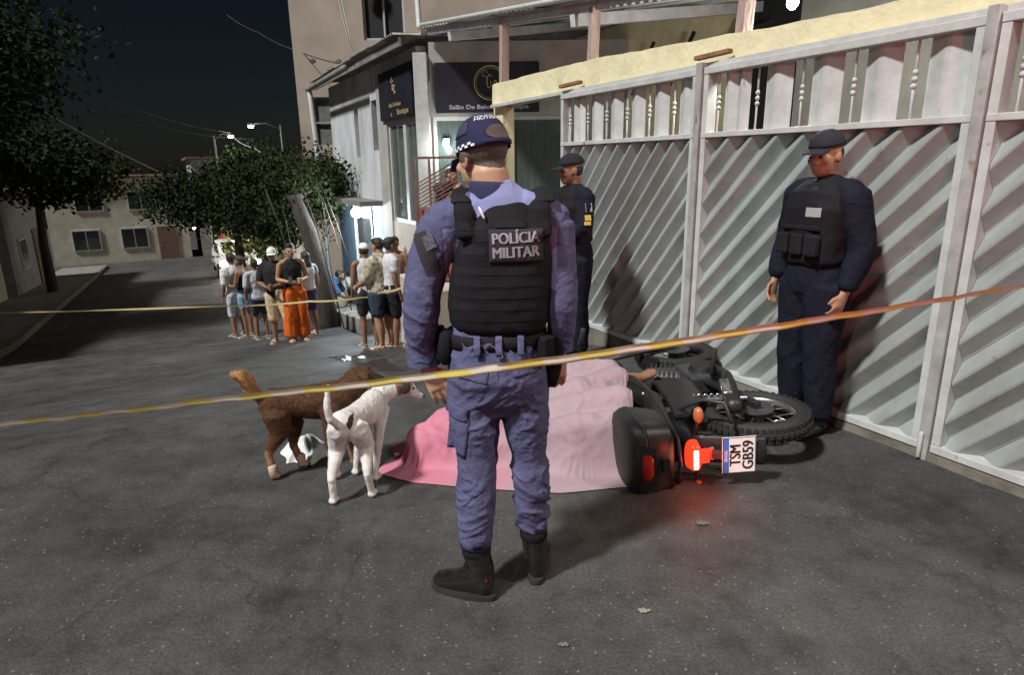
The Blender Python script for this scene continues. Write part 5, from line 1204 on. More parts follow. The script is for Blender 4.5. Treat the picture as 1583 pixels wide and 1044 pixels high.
for z in (1.425, 1.388, 1.345): 
    vest_strip('webbing_strap', -.172, -.078, z, .026, M_BLK2); vest_strip('webbing_strap', .112, .140, z, .026, M_BLK2)
vest_strip('drag_handle', -.05, .05, 1.432, .022, M_BLK2, .006)
pt = with_thickness(obj('name_patch', patch_mb((.0185, 0, 1.362), X_, Z_, .178, .108, bvh_v, .006, 16, 10), M_PATCH, vest, smooth=True), .003)
letter_objs(text_mb('POLÍCIA', .0500, (.0185, 0, 1.3865), (1, 0, .035), (-.035, 0, 1), 0, bvh_v, .0085, fitw=.158, bold=.0042), (1, 0, .035), M_TXT, pt)
letter_objs(text_mb('MILITAR', .0500, (.0185, 0, 1.3405), (1, 0, .035), (-.035, 0, 1), 0, bvh_v, .0085, fitw=.156, bold=.0042), (1, 0, .035), M_TXT, pt)
for x0 in (-.162, .118):
    obj('shoulder_pad', MB().tube([(x0, -.075, 1.500), (x0 - .002, .0, 1.537), (x0, .07, 1.50)], [(.034, .008)] * 3, 14, ref=(1, 0, 0)), M_BLK2, vest, smooth=True)
obj('radio_antenna', MB().tube([(-.10, -.128, 1.485), (-.085, -.135, 1.452)], .004, 8), M_WHT, vest, smooth=True)

# ---- trousers
b = MB()
b.tube([(-.056, 0, .80), (-.058, -.006, .88), (-.056, -.004, .96), (-.054, 0, 1.045)], [(.162, .125), (.182, .143), (.176, .136), (.166, .126)], 34, sq=.85)
for LG, rr in ((LEGL, [.104, .094, .074, .075, .062]), (LEGR, [.098, .088, .066, .067, .055])):
    pts = [Vector(p) for p in LG[:5]]; pts[-1].z = .235
    b.tube(pts, [(r, r * 1.08) for r in rr], 24)
Vt, Ft = remesh(b, .005, 4)
low = np.clip((.62 - Vt[:, 2]) / .12, 0, 1)
# creases: crosswise at knees and shins, slanted about the seat
V1 = creases(Vt, Ft, .013, (4.5, 4.5, 11), 1.7, .5, 3.0); V1 = creases(V1, Ft, .005, (10, 10, 20), 5.5, -.6, 2.5); V2 = creases(Vt, Ft, .008, (6, 5, 9), 6.1, -.7, 3.0); V2 = creases(V2, Ft, .004, (14, 14, 14), 3.1, .6, 2.5)
Vt = V1 * low[:, None] + V2 * (1 - low)[:, None]
tb = MB(); tb.v = [Vector(v) for v in Vt]; tb.f = Ft
tro = obj('trousers', tb, M_UNI, of, smooth=True); bvh_t = BVHTree.FromPolygons(tb.v, Ft)
def tpatch(name, x, z, w, h, m=M_UNI, lift=.004, rgt=X_, up=Z_): return with_thickness(obj(name, patch_mb((x, 0, z), rgt, up, w, h, bvh_t, lift, 8, 8), m, tro, smooth=True), .004)
tpatch('pocket_flap', -.142, .918, .115, .045, rgt=(1, 0, -.16), up=(.16, 0, 1)); tpatch('pocket_flap', .052, .935, .10, .045, rgt=(1, 0, .12), up=(-.12, 0, 1))
tpatch('cargo_pocket', -.205, .665, .075, .17, rgt=(.9, 0, -.12), up=(.12, 0, .9)); tpatch('cargo_flap', -.206, .762, .085, .05, lift=.009, rgt=(.9, 0, -.1), up=(.1, 0, .9))
for x in (-.12, -.045, .03): tpatch('belt_loop', x, 1.02, .022, .07, lift=.016)
tpatch('seam', -.050, .86, .003, .20, m=cloth('seam shade', (.05, .046, .11)), lift=.001)
with_thickness(obj('cuff', MB().tube([(-.151, -.067, .262), (-.152, -.073, .205)], [.064, .059], 26, rnd=False, cap=False), M_UNI, tro, smooth=True), .004)
with_thickness(obj('cuff', MB().tube([(.072, .008, .285), (.074, .008, .228)], [.057, .054], 26, rnd=False, cap=False), M_UNI, tro, smooth=True), .004)
tpatch('cuff_tab', -.140, .225, .04, .045, m=M_NAVY, lift=.010)

# ---- belt with pouches
blt = MB(); blt.grid(lambda u, v: Vector((-.054 + (.180 + .0) * math.copysign(abs(math.cos(2 * math.pi * u)) ** .85, math.cos(2 * math.pi * u)), .137 * math.copysign(abs(math.sin(2 * math.pi * u)) ** .85, math.sin(2 * math.pi * u)), .995 + .052 * v)), 60, 3, closed_u=True)
belt = with_thickness(obj('belt', blt, M_BLK2, of, smooth=True), .007)
obj('keeper_stud', MB().ell((-.038, -.148, .985), (.007, .005, .007)), M_WHT, belt, smooth=True)
obj('pouch', MB().tube([(-.232, -.05, 1.045), (-.236, -.05, .99), (-.236, -.05, .945)], [(.026, .035), (.030, .038), (.024, .03)], 18, sq=.7), M_BLK, belt, smooth=True)
obj('radio', MB().box((-.262, .0, 1.00), (.035, .05, .12)), M_BLK2, belt, bevel=.008)
obj('radio_cord', MB().tube([(-.262, -.03, 1.05), (-.275, -.05, 1.0), (-.262, -.06, .95), (-.245, -.06, .985)], .006, 8), M_BLK, belt, smooth=True)
obj('holster', MB().tube([(.152, -.01, 1.03), (.158, -.01, .96), (.150, .0, .88), (.142, .0, .835)], [(.028, .036), (.030, .042), (.026, .034), (.02, .026)], 18, sq=.7), M_BLK, belt, smooth=True)
obj('magazine_pouch', MB().box((.118, -.095, 1.0), (.05, .045, .085), Matrix.Rotation(R(40), 3, 'Z')), M_BLK, belt, bevel=.008)

# ---- boots
def boot(ank, heel, toe, top, label=None):
    a = Vector(ank); h = Vector(heel); t = Vector(toe); d = (t - h); L_ = d.length; d.normalize(); sd = Vector((d.y, -d.x, 0)); U = Vector((0, 0, 1))
    m_ = MB()
    tp = Vector(top); m_.tube([tp, tp.lerp(a, .5), a + U * .02, a - U * .02], [(.052, .054), (.050, .053), (.047, .056), (.046, .058)], 20, ref=sd)
    P = [h + d * (L_ * f) + U * z for f, z in ((.14, .058), (.30, .066), (.46, .062), (.62, .052), (.78, .044), (.89, .040))]
    m_.tube(P, [(.038, .046), (.041, .055), (.042, .050), (.046, .038), (.046, .031), (.036, .024)], 20, ref=sd)
    o, V, Fc = blob('boot', m_, .006, M_BOOT, of, 4, (.0025, (18, 18, 24), 1.1))
    s_ = MB(); n = 40; top_ = []; V = []
    for z, k in ((.0, .95), (.010, .975), (.023, .96)):
        for i in range(n):
            an = 2 * math.pi * i / n; u = .5 + .5 * math.cos(an) * 1.0; w = .043 * (1 + .16 * math.sin((u - .2) * 3.0)) * abs(math.sin(an)) ** .6 * (1 if math.sin(an) > 0 else -1)
            z2 = z
            V.append(h + d * (L_ * (.5 + .5 * math.cos(an) * k)) + sd * w * k + U * z2)
    F_ = [tuple(range(n - 1, -1, -1)), tuple(range(2 * n, 3 * n))]
    for r in range(2):
        for i in range(n): F_.append((r * n + i, r * n + (i + 1) % n, (r + 1) * n + (i + 1) % n, (r + 1) * n + i))
    obj('sole', s_.add(V, F_), M_SOLE, o, smooth=True, auto=R(50))
    lc = MB()
    for k in range(5):
        c0 = tp.lerp(a, .25 + .22 * k) + d * (.048 + .012 * (k > 2) * (k - 2)) + U * (-.012 * k * 0); lc.tube([c0 - sd * .022, c0 + d * .006, c0 + sd * .022], .004, 6)
    obj('laces', lc, M_BLK2, o, smooth=True)
    obj('ankle_pad', MB().tube([tp + U * -.004, tp + U * -.03], [(.055, .057), (.054, .056)], 22, ref=sd), M_BLK, o, smooth=True)
boot((-.138, -.085, .10), (-.072, -.126, 0), (-.338, -.024, 0), (-.150, -.073, .205))
boot((.080, .012, .10), (.075, -.052, 0), (.118, .220, 0), (.074, .006, .225))
XF.pop()

# =================================================================== THE OTHER TWO OFFICERS
M_DUNI = mat('dark navy uniform', (.009, .010, .019), .85, var=.2, vscale=6, bump=.5, bscale=30, spec=.15); M_GOLDP = mat('gold badge', (.50, .36, .06), .5); M_GREYB = mat('grey badge', (.28, .29, .28), .6)
def vest_extra(patches, belt_z=1.0):
    def f(th, J, hm):
        b = MB(); torso(b, J, 1.02, .015, .040, 1.06, 1.42, sq=.8)
        for sx in (-.11, .11): b.tube([(sx, -.12 + J['lean'][1], 1.36), (sx, 0 + J['lean'][1], 1.50), (sx, .12 + J['lean'][1], 1.36)], [(.035, .018)] * 3, 12, ref=(1, 0, 0))
        v, V, Fc = blob('vest', b, .01, M_BLK, th, 3, (.006, (10, 10, 10), 3.0)); bv = BVHTree.FromPolygons([Vector(x) for x in V], Fc)
        obj('belt', MB().tube([(0, 0, belt_z - .022), (0, 0, belt_z + .022)], [(.172, .13)] * 2, 28, sq=.9, rnd=False), M_BLK2, th, smooth=True, auto=R(40))
        obj('holster', MB().tube([(.19, -.02, belt_z), (.20, -.02, belt_z - .16)], [(.03, .04), (.024, .03)], 14, sq=.7), M_BLK, th, smooth=True)
        for px_ in (-.10, 0, .10): obj('pouch', MB().box((px_, .168 + J['lean'][1], 1.15), (.085, .045, .12)), M_BLK2, v, bevel=.012)
        obj('chest_strap', MB().box((0, .166 + J['lean'][1], 1.245), (.27, .012, .025)), M_BLK2, v, bevel=.004)
        for (x, z, w, h, m) in patches: obj('badge', patch_mb((x, 0, z), (-1, 0, 0), (0, 0, 1), w, h, bv, .004, 5, 5), m, v, smooth=True)
    return f
def arm_badges(lst, base):
    def f(th, J, hm):
        base(th, J, hm)
        for sd, a, w, h, m in lst:
            s_, e = Vector(J['s' + sd]), Vector(J['e' + sd]); sg = -1 if sd == 'l' else 1
            c = s_.lerp(e, a) + Vector((sg * .078, .0, 0)); up = (s_ - e).normalized()
            obj('badge', MB().box(c, (.006, w, h), Matrix.Rotation(math.atan2(up.x, up.z) , 3, 'Y')), m, th, bevel=.002)
    return f
l = feet_at(884, 556)
person(l, face_cam(l, R(-62)), 1.70, 'police officer in dark uniform and cap standing at the gate with arms folded', SK2, dict(m=M_DUNI, sleeve=.93, hem=.95, infl=.02), dict(kind='trousers', len=.95, m=M_DUNI, infl=.03), dict(style='short'), cap=cloth('dark cap', (.018, .019, .026)), shoes=('boot', M_BOOT), g=1.06, head=(R(-8), R(-6)), vox=.008,
       pose=dict(er=(.25, .05, 1.16), wr=(.03, .22, 1.10), el=(-.25, .05, 1.16), wl=(-.03, .24, 1.12)), extra=arm_badges((('l', .30, .06, .07, M_GREYB), ('l', .60, .055, .045, M_GOLDP), ('l', .76, .06, .03, M_GOLDP)), vest_extra(((.08, 1.33, .05, .06, M_GOLDP), (-.08, 1.33, .09, .05, M_GREYB)))))
l = W(2.45, 3.30)[:2]
person(l, R(112), 1.76, 'police officer in dark navy uniform at the right by the motorcycle wheel', SK1, dict(m=M_DUNI, sleeve=.93, hem=.95, infl=.02), dict(kind='trousers', len=.95, m=M_DUNI, infl=.03), dict(style='short'), cap=cloth('dark cap', (.018, .019, .026)), shoes=('boot', M_BOOT), g=1.06, vox=.008, head=(R(10), R(-8)),
       pose=dict(er=(.265, -.03, 1.14), wr=(.255, .05, .90), el=(-.265, -.03, 1.14), wl=(-.25, .05, .90)), extra=arm_badges((('r', .26, .07, .05, M_GREYB), ('r', .46, .055, .055, M_GOLDP)), vest_extra(((-.08, 1.33, .09, .05, M_GREYB),))))

# =================================================================== COVERED FIGURE AND SHEET
def clothmat():
    m = bpy.data.materials.new('pink bed sheet'); m.use_nodes = True; N = m.node_tree.nodes; L = m.node_tree.links; b = N['Principled BSDF']; b.inputs['Roughness'].default_value = .85; b.inputs['Specular IOR Level'].default_value = .2
    tc = N.new('ShaderNodeTexCoord')
    def noise(s, d=4): n = N.new('ShaderNodeTexNoise'); n.inputs['Scale'].default_value = s; n.inputs['Detail'].default_value = d; L.new(tc.outputs['Object'], n.inputs[0]); return n
    sep = N.new('ShaderNodeSeparateXYZ'); L.new(tc.outputs['Object'], sep.inputs[0])
    ad = N.new('ShaderNodeMath'); ad.operation = 'MULTIPLY_ADD'; ad.inputs[1].default_value = 1.3; L.new(noise(2.6, 4).outputs[0], ad.inputs[0]); L.new(sep.outputs[0], ad.inputs[2])
    r1 = N.new('ShaderNodeValToRGB'); L.new(ad.outputs[0], r1.inputs[0])
    for e, (p, c) in zip(r1.color_ramp.elements, ((.18, (.46, .17, .23)), (.62, (.315, .235, .26)))): e.position = p; e.color = (*c, 1)
    r2 = N.new('ShaderNodeValToRGB'); L.new(noise(3.6, 2).outputs[0], r2.inputs[0])
    for e, (p, c) in zip(r2.color_ramp.elements, ((.62, 1.0), (.67, .72))): e.position = p; e.color = (c, c * .98, c, 1)
    mx = N.new('ShaderNodeMix'); mx.data_type = 'RGBA'; mx.blend_type = 'MULTIPLY'; mx.inputs[0].default_value = .8; L.new(r1.outputs[0], mx.inputs[6]); L.new(r2.outputs[0], mx.inputs[7]); L.new(mx.outputs[2], b.inputs['Base Color'])
    bp = N.new('ShaderNodeBump'); bp.inputs['Strength'].default_value = .25; bp.inputs['Distance'].default_value = .01; L.new(noise(38, 5).outputs[0], bp.inputs['Height']); L.new(bp.outputs[0], b.inputs['Normal'])
    return m
M_SHEET = clothmat()
# the lying figure as soft capsules; the sheet is let fall over it with a small particle cloth
CAPS = [((-.50, 3.37, .08), (-.44, 3.40, .08), .115), ((-.36, 3.42, .10), (.10, 3.64, .12), .165), ((-.30, 3.30, .06), (.06, 3.36, .07), .07), ((.10, 3.60, .13), (.40, 3.72, .22), .12), ((.40, 3.72, .22), (.66, 3.90, .25), .10),
        ((.10, 3.76, .12), (.38, 3.98, .25), .11), ((.38, 3.98, .25), (.62, 4.05, .24), .11), ((.0, 3.50, .12), (.62, 3.58, .22), .115), ((.10, 3.36, .10), (.34, 3.27, .20), .09), ((.34, 3.27, .20), (.60, 3.25, .22), .085)]
def floor_h(X, Y):
    Z = np.zeros_like(X)
    for p, q, r in CAPS:
        p = np.array(p); q = np.array(q); d = q[:2] - p[:2]; u = np.clip(((X - p[0]) * d[0] + (Y - p[1]) * d[1]) / (d @ d), 0, 1)
        dx = X - (p[0] + u * d[0]); dy = Y - (p[1] + u * d[1]); d2 = dx * dx + dy * dy; zc = p[2] + u * (q[2] - p[2])
        Z = np.maximum(Z, np.where(d2 < r * r, zc + np.sqrt(np.maximum(r * r - d2, 0)), 0))
    return Z
def drape(nx=150, ny=120, x0=-.79, x1=.88, y0=2.90, y1=4.50, steps=150):
    gx, gy = np.meshgrid(np.linspace(x0, x1, nx), np.linspace(y0, y1, ny), indexing='ij')
    vv = (gy - y0) / (y1 - y0); lo = np.interp(gx, [-.8, -.55, -.2, .2, .9], [3.13, 3.02, 2.92, 2.82, 2.80]); hi = np.interp(gx, [-.8, -.5, -.2, .2, .9], [3.55, 3.72, 4.0, 4.4, 4.5]); gy = lo + (hi - lo) * vv
    P = np.stack([gx, gy, np.full_like(gx, .44) + .004 * rng.normal(size=gx.shape)], -1)
    P0 = np.stack([gx * 1.0, gy * 1.0, gx * 0], -1)
    P[..., 0] = .03 + (P[..., 0] - .03) * .955; P[..., 1] = 3.6 + (P[..., 1] - 3.6) * .975
    Vv = np.zeros_like(P); dt = 1 / 60
    def con(i0, j0, i1, j1):
        A = P[i0, j0]; B = P[i1, j1]; r = np.linalg.norm(P0[i0, j0] - P0[i1, j1], axis=-1)
        d = B - A; L_ = np.linalg.norm(d, axis=-1); c = ((L_ - r) / np.maximum(L_, 1e-6) * .5)[..., None] * d
        P[i0, j0] += c; P[i1, j1] -= c
    S_ = slice
    sets = []
    for par in (0, 1):
        ne = (nx - par) // 2; sets.append((S_(par, par + 2 * ne - 1, 2), S_(None), S_(par + 1, par + 2 * ne, 2), S_(None)))
        ne = (ny - par) // 2; sets.append((S_(None), S_(par, par + 2 * ne - 1, 2), S_(None), S_(par + 1, par + 2 * ne, 2)))
    diag = []
    for par in (0, 1):
        ne = (nx - par) // 2
        diag.append((S_(par, par + 2 * ne - 1, 2), S_(0, ny - 1), S_(par + 1, par + 2 * ne, 2), S_(1, ny))); diag.append((S_(par, par + 2 * ne - 1, 2), S_(1, ny), S_(par + 1, par + 2 * ne, 2), S_(0, ny - 1)))
    for it in range(steps):
        Q = P.copy(); Vv[..., 2] -= 9.8 * dt; Vv *= .965; P += Vv * dt
        for k in range(9):
            for c in sets: con(*c)
            if k % 2 == 0:
                for c in diag: con(*c)
            if k % 3 == 0:      # bending: smooth a touch
                m = P[1:-1, 1:-1]; P[1:-1, 1:-1] += .018 * ((P[2:, 1:-1] + P[:-2, 1:-1] + P[1:-1, 2:] + P[1:-1, :-2]) / 4 - m)
            if k % 3 == 2:
                H_ = floor_h(P[..., 0], P[..., 1]) + .008; hit = P[..., 2] < H_
                P[..., 2] = np.where(hit, H_, P[..., 2])
        H_ = floor_h(P[..., 0], P[..., 1]) + .008; hit = P[..., 2] < H_ + .002; P[..., 2] = np.maximum(P[..., 2], H_)
        Vv = (P - Q) / dt; fr = np.where(hit, .35, 1.0)[..., None]; Vv = Vv * fr
        # friction: points in contact slide only a little
        P[..., :2] = np.where(hit[..., None], Q[..., :2] + (P[..., :2] - Q[..., :2]) * .55, P[..., :2])
    return P
PP_ = drape(); nx_, ny_ = PP_.shape[:2]
mb = MB(); mb.v = [Vector((p[0], p[1], p[2] + gz(p[0], p[1]))) for p in PP_.reshape(-1, 3)]
_sF = [(i * ny_ + j, (i + 1) * ny_ + j, (i + 1) * ny_ + j + 1, i * ny_ + j + 1) for i in range(nx_ - 1) for j in range(ny_ - 1)]
_sV = np.array([list(v) for v in mb.v]); _w = np.clip((_sV[:, 2] - .03) / .06, .12, 1)[:, None]
_c1 = creases(_sV, _sF, .010, (5, 7, 5), 2.9, .3, 4.0); _c1 = creases(_c1, _sF, .003, (15, 17, 15), 4.4, -.3, 2.5); _sV = _c1 * _w + _sV * (1 - _w); mb.v = [Vector(v) for v in _sV]; mb.f = _sF
so = obj('bed_sheet', mb, M_SHEET, None, smooth=True, label='pink bed sheet spread over a figure lying on the road', cat='sheet'); with_thickness(so, .003); sm_ = so.modifiers.new('sub', 'SUBSURF'); sm_.levels = sm_.render_levels = 1
# the hem's folded white corner at the left
M_HEM = cloth('pale sheet corner', (.62, .54, .56))
# lying figure under it; only a bare lower leg shows at the right
mb = MB()
mb.tube([(-.34, 3.43, .11), (-.18, 3.50, .12), (.02, 3.60, .12), (.16, 3.67, .12)], [(.10, .15), (.11, .17), (.10, .15), (.10, .15)], 20, ref=(0, 0, 1))
hm = Matrix.Rotation(R(60), 3, 'Z') @ Matrix.Rotation(R(90), 3, 'X'); head_parts(mb, (-.48, 3.38, .085), hm, .82)
mb.tube([(-.34, 3.43, .10), (-.44, 3.40, .09)], .05, 12)
mb.tube([(.16, 3.62, .12), (.38, 3.73, .20), (.60, 3.86, .25), (.70, 3.91, .27), (.80, 3.95, .26), (.84, 3.97, .255)], [.085, .078, .055, .05, .036, .033], 14)
mb.tube([(.16, 3.76, .10), (.38, 3.92, .14), (.55, 4.0, .18), (.68, 3.98, .14)], [.08, .07, .05, .04], 14)
mb.tube([(.83, 3.965, .25), (.89, 3.99, .27), (.94, 4.01, .285)], [(.032, .036), (.036, .026), (.030, .016)], 14)
mb.tube([(-.30, 3.28, .10), (-.12, 3.30, .08), (.02, 3.38, .07)], [.045, .038, .03], 12)
hand(mb, (.02, 3.38, .07), (1, .5, 0), (0, 0, 1), (0, 1, -.2))
XF.append(Matrix.Identity(4)); ly = thing('person', (0, 3.6, 0), 'person lying under the pink sheet with a bare lower leg showing', 'person'); XF.pop()
blob('body', mb, .009, SK2, ly, 3)

# =================================================================== DOGS
def fur(name, c, c2=None, amt=.5, vs=10): return mat(name, c, .85, var=.25, vscale=vs, bump=.2, bscale=170, spec=.2, col2=c2, c2amt=amt)
def dog(label, spine, rr, head_c, head_d, neck_r, legs, tail, tail_r, m, ears, ear_m, scale=1.0, extra=None, fold=.004, muzzle=1.0):
    th = thing('dog', (spine[0][0], spine[0][1], 0), label, 'dog')
    mb = MB(); S_ = [Vector(p) for p in spine]; mb.tube(S_, rr, 20, ref=(0, 0, 1))
    hc = Vector(head_c); d = Vector(head_d).normalized(); sd = d.cross(Vector((0, 0, 1))).normalized(); U = sd.cross(d)
    M = Matrix((sd, d, U)).transposed()
    mb.tube([S_[-1] + Vector((0, 0, .02)), (S_[-1] + hc) / 2 + Vector((0, 0, .012)), hc - d * .03], neck_r, 16)
    mb.ell(hc, (.056, .072, .056), M, 16, 11); mb.ell(hc + d * .035 - U * .004, (.044, .05, .044), M)
    mb.tube([hc + d * .05 - U * .012, hc + d * (.10 * muzzle) - U * .020, hc + d * (.135 * muzzle) - U * .024], [(.034, .032), (.026, .025), (.019, .018)], 14, ref=sd)
    mb.tube([hc + d * .05 - U * .034, hc + d * (.118 * muzzle) - U * .042], [(.022, .012), (.015, .008)], 10, ref=sd)
    for pts, rad in legs: mb.tube(pts, rad, 12)
    for pts, rad in legs:
        f = Vector(pts[-1]); k = Vector(pts[-2]); fd = Vector((S_[-1].x - S_[0].x, S_[-1].y - S_[0].y, 0)).normalized()
        mb.tube([Vector((f.x, f.y, .018)) - fd * .012, Vector((f.x, f.y, .019)) + fd * .030], [(.022, .017), (.021, .013)], 10, ref=fd.cross(Vector((0, 0, 1))))
    mb.tube(tail, tail_r, 12)
    V, Fc = remesh(mb, .0058, 3); V = folds(V, Fc, fold, (50, 50, 40), 2.0, False)
    b = MB(); b.v = [Vector(v) for v in V]; b.f = Fc; body = obj('body', b, m, th, smooth=True)
    for e in ears:
        sg, kind = e; base = hc + sd * (sg * .038) + U * .038 - d * .01
        if kind == 'flop': pts = [base, base + sd * (sg * .022) + U * .006 + d * .012, base + sd * (sg * .030) - U * .030 + d * .022, base + sd * (sg * .028) - U * .055 + d * .022]; rad_ = [(.022, .007), (.026, .006), (.024, .005), (.010, .004)]
        else: pts = [base, base + U * .03 + sd * sg * .012, base + U * .055 + sd * sg * .022 + d * .008]; rad_ = [(.024, .008), (.02, .006), (.006, .003)]
        obj('ear', MB().tube(pts, rad_, 10, ref=d), ear_m, th, smooth=True)
    obj('nose', MB().ell(hc + d * (.150 * muzzle) - U * .020, (.013, .010, .010), M, 10, 7), M_EYE, th, smooth=True)
    ey = MB()
    for sg in (-1, 1): ey.ell(hc + d * .058 + sd * (sg * .030) + U * .016, (.008, .008, .008))
    obj('eyes', ey, M_EYE, th, smooth=True)
    if extra: extra(th, body, m)
    return th
def fur_blades(V, Fc, n, L_, back, m, parent, wid=.0035, lift=.35, keep=None):
    q = np.array([f[:3] for f in Fc]); c = V[q].mean(1); Nn = vnormals(V, Fc)[q[:, 0]]
    if keep is not None: ok = keep(c); c = c[ok]; Nn = Nn[ok]
    i = rng.integers(0, len(c), n); p = c[i] + rng.normal(size=(n, 3)) * .003; nn = Nn[i]; bk_ = np.array(back) + rng.normal(size=(n, 3)) * .35
    t = bk_ - nn * (bk_ * nn).sum(1)[:, None]; t /= np.linalg.norm(t, axis=1)[:, None] + 1e-6; d = t + nn * lift; d /= np.linalg.norm(d, axis=1)[:, None]
    sd_ = np.cross(d, nn); sd_ /= np.linalg.norm(sd_, axis=1)[:, None] + 1e-6; ll = L_ * rng.uniform(.5, 1.2, n)[:, None]
    P = np.stack([p - sd_ * wid, p + sd_ * wid, p + d * ll * .6 + sd_ * wid * .6, p + d * ll], 1).reshape(-1, 3)
    b = MB(); b.v = [Vector(x) for x in P]; b.f = [(4 * k, 4 * k + 1, 4 * k + 2, 4 * k + 3) for k in range(n)]
    return obj('fur', b, m, parent, kind='stuff')
# white dog
M_DW = fur('white short fur', (.58, .555, .54), vs=14); M_DWT = fur('tan fur', (.26, .16, .11)); M_DWD = fur('dark ear fur', (.05, .035, .03))
h1, h2, f1, f2 = (-.90, 2.86), (-.72, 2.925), (-.735, 3.10), (-.86, 3.17)
legs = [([(-.860, 2.93, .36), (-.885, 2.955, .25), (-.890, 2.90, .20), (-.898, 2.855, .135), (-.897, 2.862, .06), (*h1, .02)], [.062, .045, .031, .021, .018, .017]),
        ([(-.775, 2.95, .36), (-.745, 2.985, .25), (-.738, 2.94, .20), (-.728, 2.895, .14), (-.722, 2.915, .06), (*h2, .02)], [.062, .045, .031, .021, .018, .017]),
        ([(-.715, 3.24, .36), (-.718, 3.185, .25), (-.728, 3.135, .14), (-.736, 3.115, .06), (*f1, .02)], [.050, .031, .021, .017, .016]),
        ([(-.800, 3.26, .36), (-.825, 3.22, .25), (-.845, 3.19, .14), (-.856, 3.175, .06), (*f2, .02)], [.050, .031, .021, .017, .016])]
def wspots(th, body, m):
    body.data.materials.append(M_DWT); hcv = Vector((-.625, 3.42, .415))
    for p_ in body.data.polygons:
        d_ = (p_.center - hcv); q_ = d_.dot(Vector((.90, .22, -.38)))
        if d_.length < .085 and q_ < .045 and d_.z > -.03: p_.material_index = 1
    body.data.materials.append(M_DWD)
    for p_ in body.data.polygons:
        c_ = p_.center
        if ((c_.x + .795) / .012) ** 2 + ((c_.z - .415) / .028) ** 2 < 1 and c_.y < 2.99: p_.material_index = 2
dog('white short-haired dog standing with its tail raised, in front of the brown dog', [(-.862, 2.885, .375), (-.845, 2.93, .385), (-.812, 3.03, .390), (-.775, 3.14, .375), (-.750, 3.24, .375), (-.735, 3.30, .39)], [(.050, .052), (.080, .070), (.062, .060), (.082, .068), (.092, .072), (.064, .056)],
    (-.625, 3.42, .415), (.80, .20, -.34), [.062, .050, .046], legs, [(-.838, 2.855, .42), (-.862, 2.815, .47), (-.872, 2.81, .53), (-.866, 2.825, .60), (-.862, 2.83, .635)], [.022, .020, .018, .014, .008], M_DW, ((1, 'flop'), (-1, 'flop')), M_DWD, extra=wspots, muzzle=.9)
# brown dog
M_DB = fur('brown fur', (.060, .030, .017), (.095, .047, .025), .5, 8); M_DBD = fur('dark muzzle fur', (.02, .015, .013)); M_DBT = fur('tan tail fur', (.46, .27, .13))
b1, b2_, b3_, b4_ = (-1.29, 3.13), (-1.18, 3.26), (-.965, 3.12), (-.90, 3.30)
legs = [([(-1.255, 3.18, .36), (-1.245, 3.175, .25), (-1.280, 3.155, .20), (-1.308, 3.14, .14), (-1.292, 3.132, .06), (*b1, .02)], [.078, .056, .034, .023, .020, .018]),
        ([(-1.265, 3.26, .36), (-1.200, 3.27, .25), (-1.205, 3.265, .20), (-1.215, 3.26, .14), (-1.190, 3.26, .06), (*b2_, .02)], [.078, .054, .033, .023, .020, .018]),
        ([(-.97, 3.20, .36), (-.975, 3.17, .24), (-.970, 3.14, .14), (-.967, 3.125, .06), (*b3_, .02)], [.058, .036, .026, .021, .019]),
        ([(-.93, 3.32, .36), (-.92, 3.31, .24), (-.91, 3.305, .14), (-.905, 3.30, .06), (*b4_, .02)], [.058, .036, .026, .021, .019])]
def btail(th, body, m):
    bV_ = np.array([list(v.co) for v in body.data.vertices]); bF_ = [tuple(p.vertices) for p in body.data.polygons]
    fur_blades(bV_, bF_, 22000, .014, (-.8, -.1, -.55), M_DB, body, wid=.0015, lift=.12, keep=lambda c: c[:, 2] > .17)
    body.data.materials.append(fur('light brown leg fur', (.22, .125, .07)))
    for p_ in body.data.polygons:
        if p_.center.z < .19 + .02 * math.sin(p_.center.x * 40): p_.material_index = 1
    t = MB().tube([(-1.345, 3.175, .46), (-1.365, 3.17, .50), (-1.38, 3.165, .54), (-1.405, 3.16, .575), (-1.445, 3.155, .585)], [.020, .026, .031, .028, .014], 14); V, Fc = remesh(t, .006, 2); V = folds(V, Fc, .010, (60, 60, 40), 5, False)
    b = MB(); b.v = [Vector(v) for v in V]; b.f = Fc; to = obj('tail_tuft', b, M_DBT, th, smooth=True); fur_blades(V, Fc, 3000, .026, (-.5, 0, .6), M_DBT, to, wid=.0016, lift=.35)
    obj('muzzle_mask', MB().tube([(-.765, 3.385, .478), (-.715, 3.39, .458)], [(.034, .032), (.024, .022)], 12, ref=(0, 1, 0)), M_DBD, th, smooth=True)
    for q in (b1, b2_, b3_): obj('pale_paw', MB().tube([(q[0], q[1], .075), (q[0], q[1], .03), (q[0] + .022, q[1] + .008, .022)], [.0255, .0245, .021], 12), fur('cream paw fur', (.50, .38, .29)), th, smooth=True)
dog('brown shaggy dog with curled tan tail standing behind the white dog', [(-1.315, 3.20, .395), (-1.285, 3.205, .400), (-1.20, 3.225, .405), (-1.06, 3.25, .395), (-.95, 3.28, .405), (-.90, 3.295, .42)], [(.055, .055), (.086, .078), (.080, .072), (.096, .080), (.102, .084), (.075, .07)],
    (-.83, 3.37, .49), (.95, .12, -.25), [.082, .075, .065], legs, [(-1.325, 3.19, .42), (-1.35, 3.18, .47), (-1.37, 3.175, .51)], [.024, .022, .020], M_DB, ((1, 'flop'), (-1, 'flop')), M_DB, extra=btail, fold=.004)

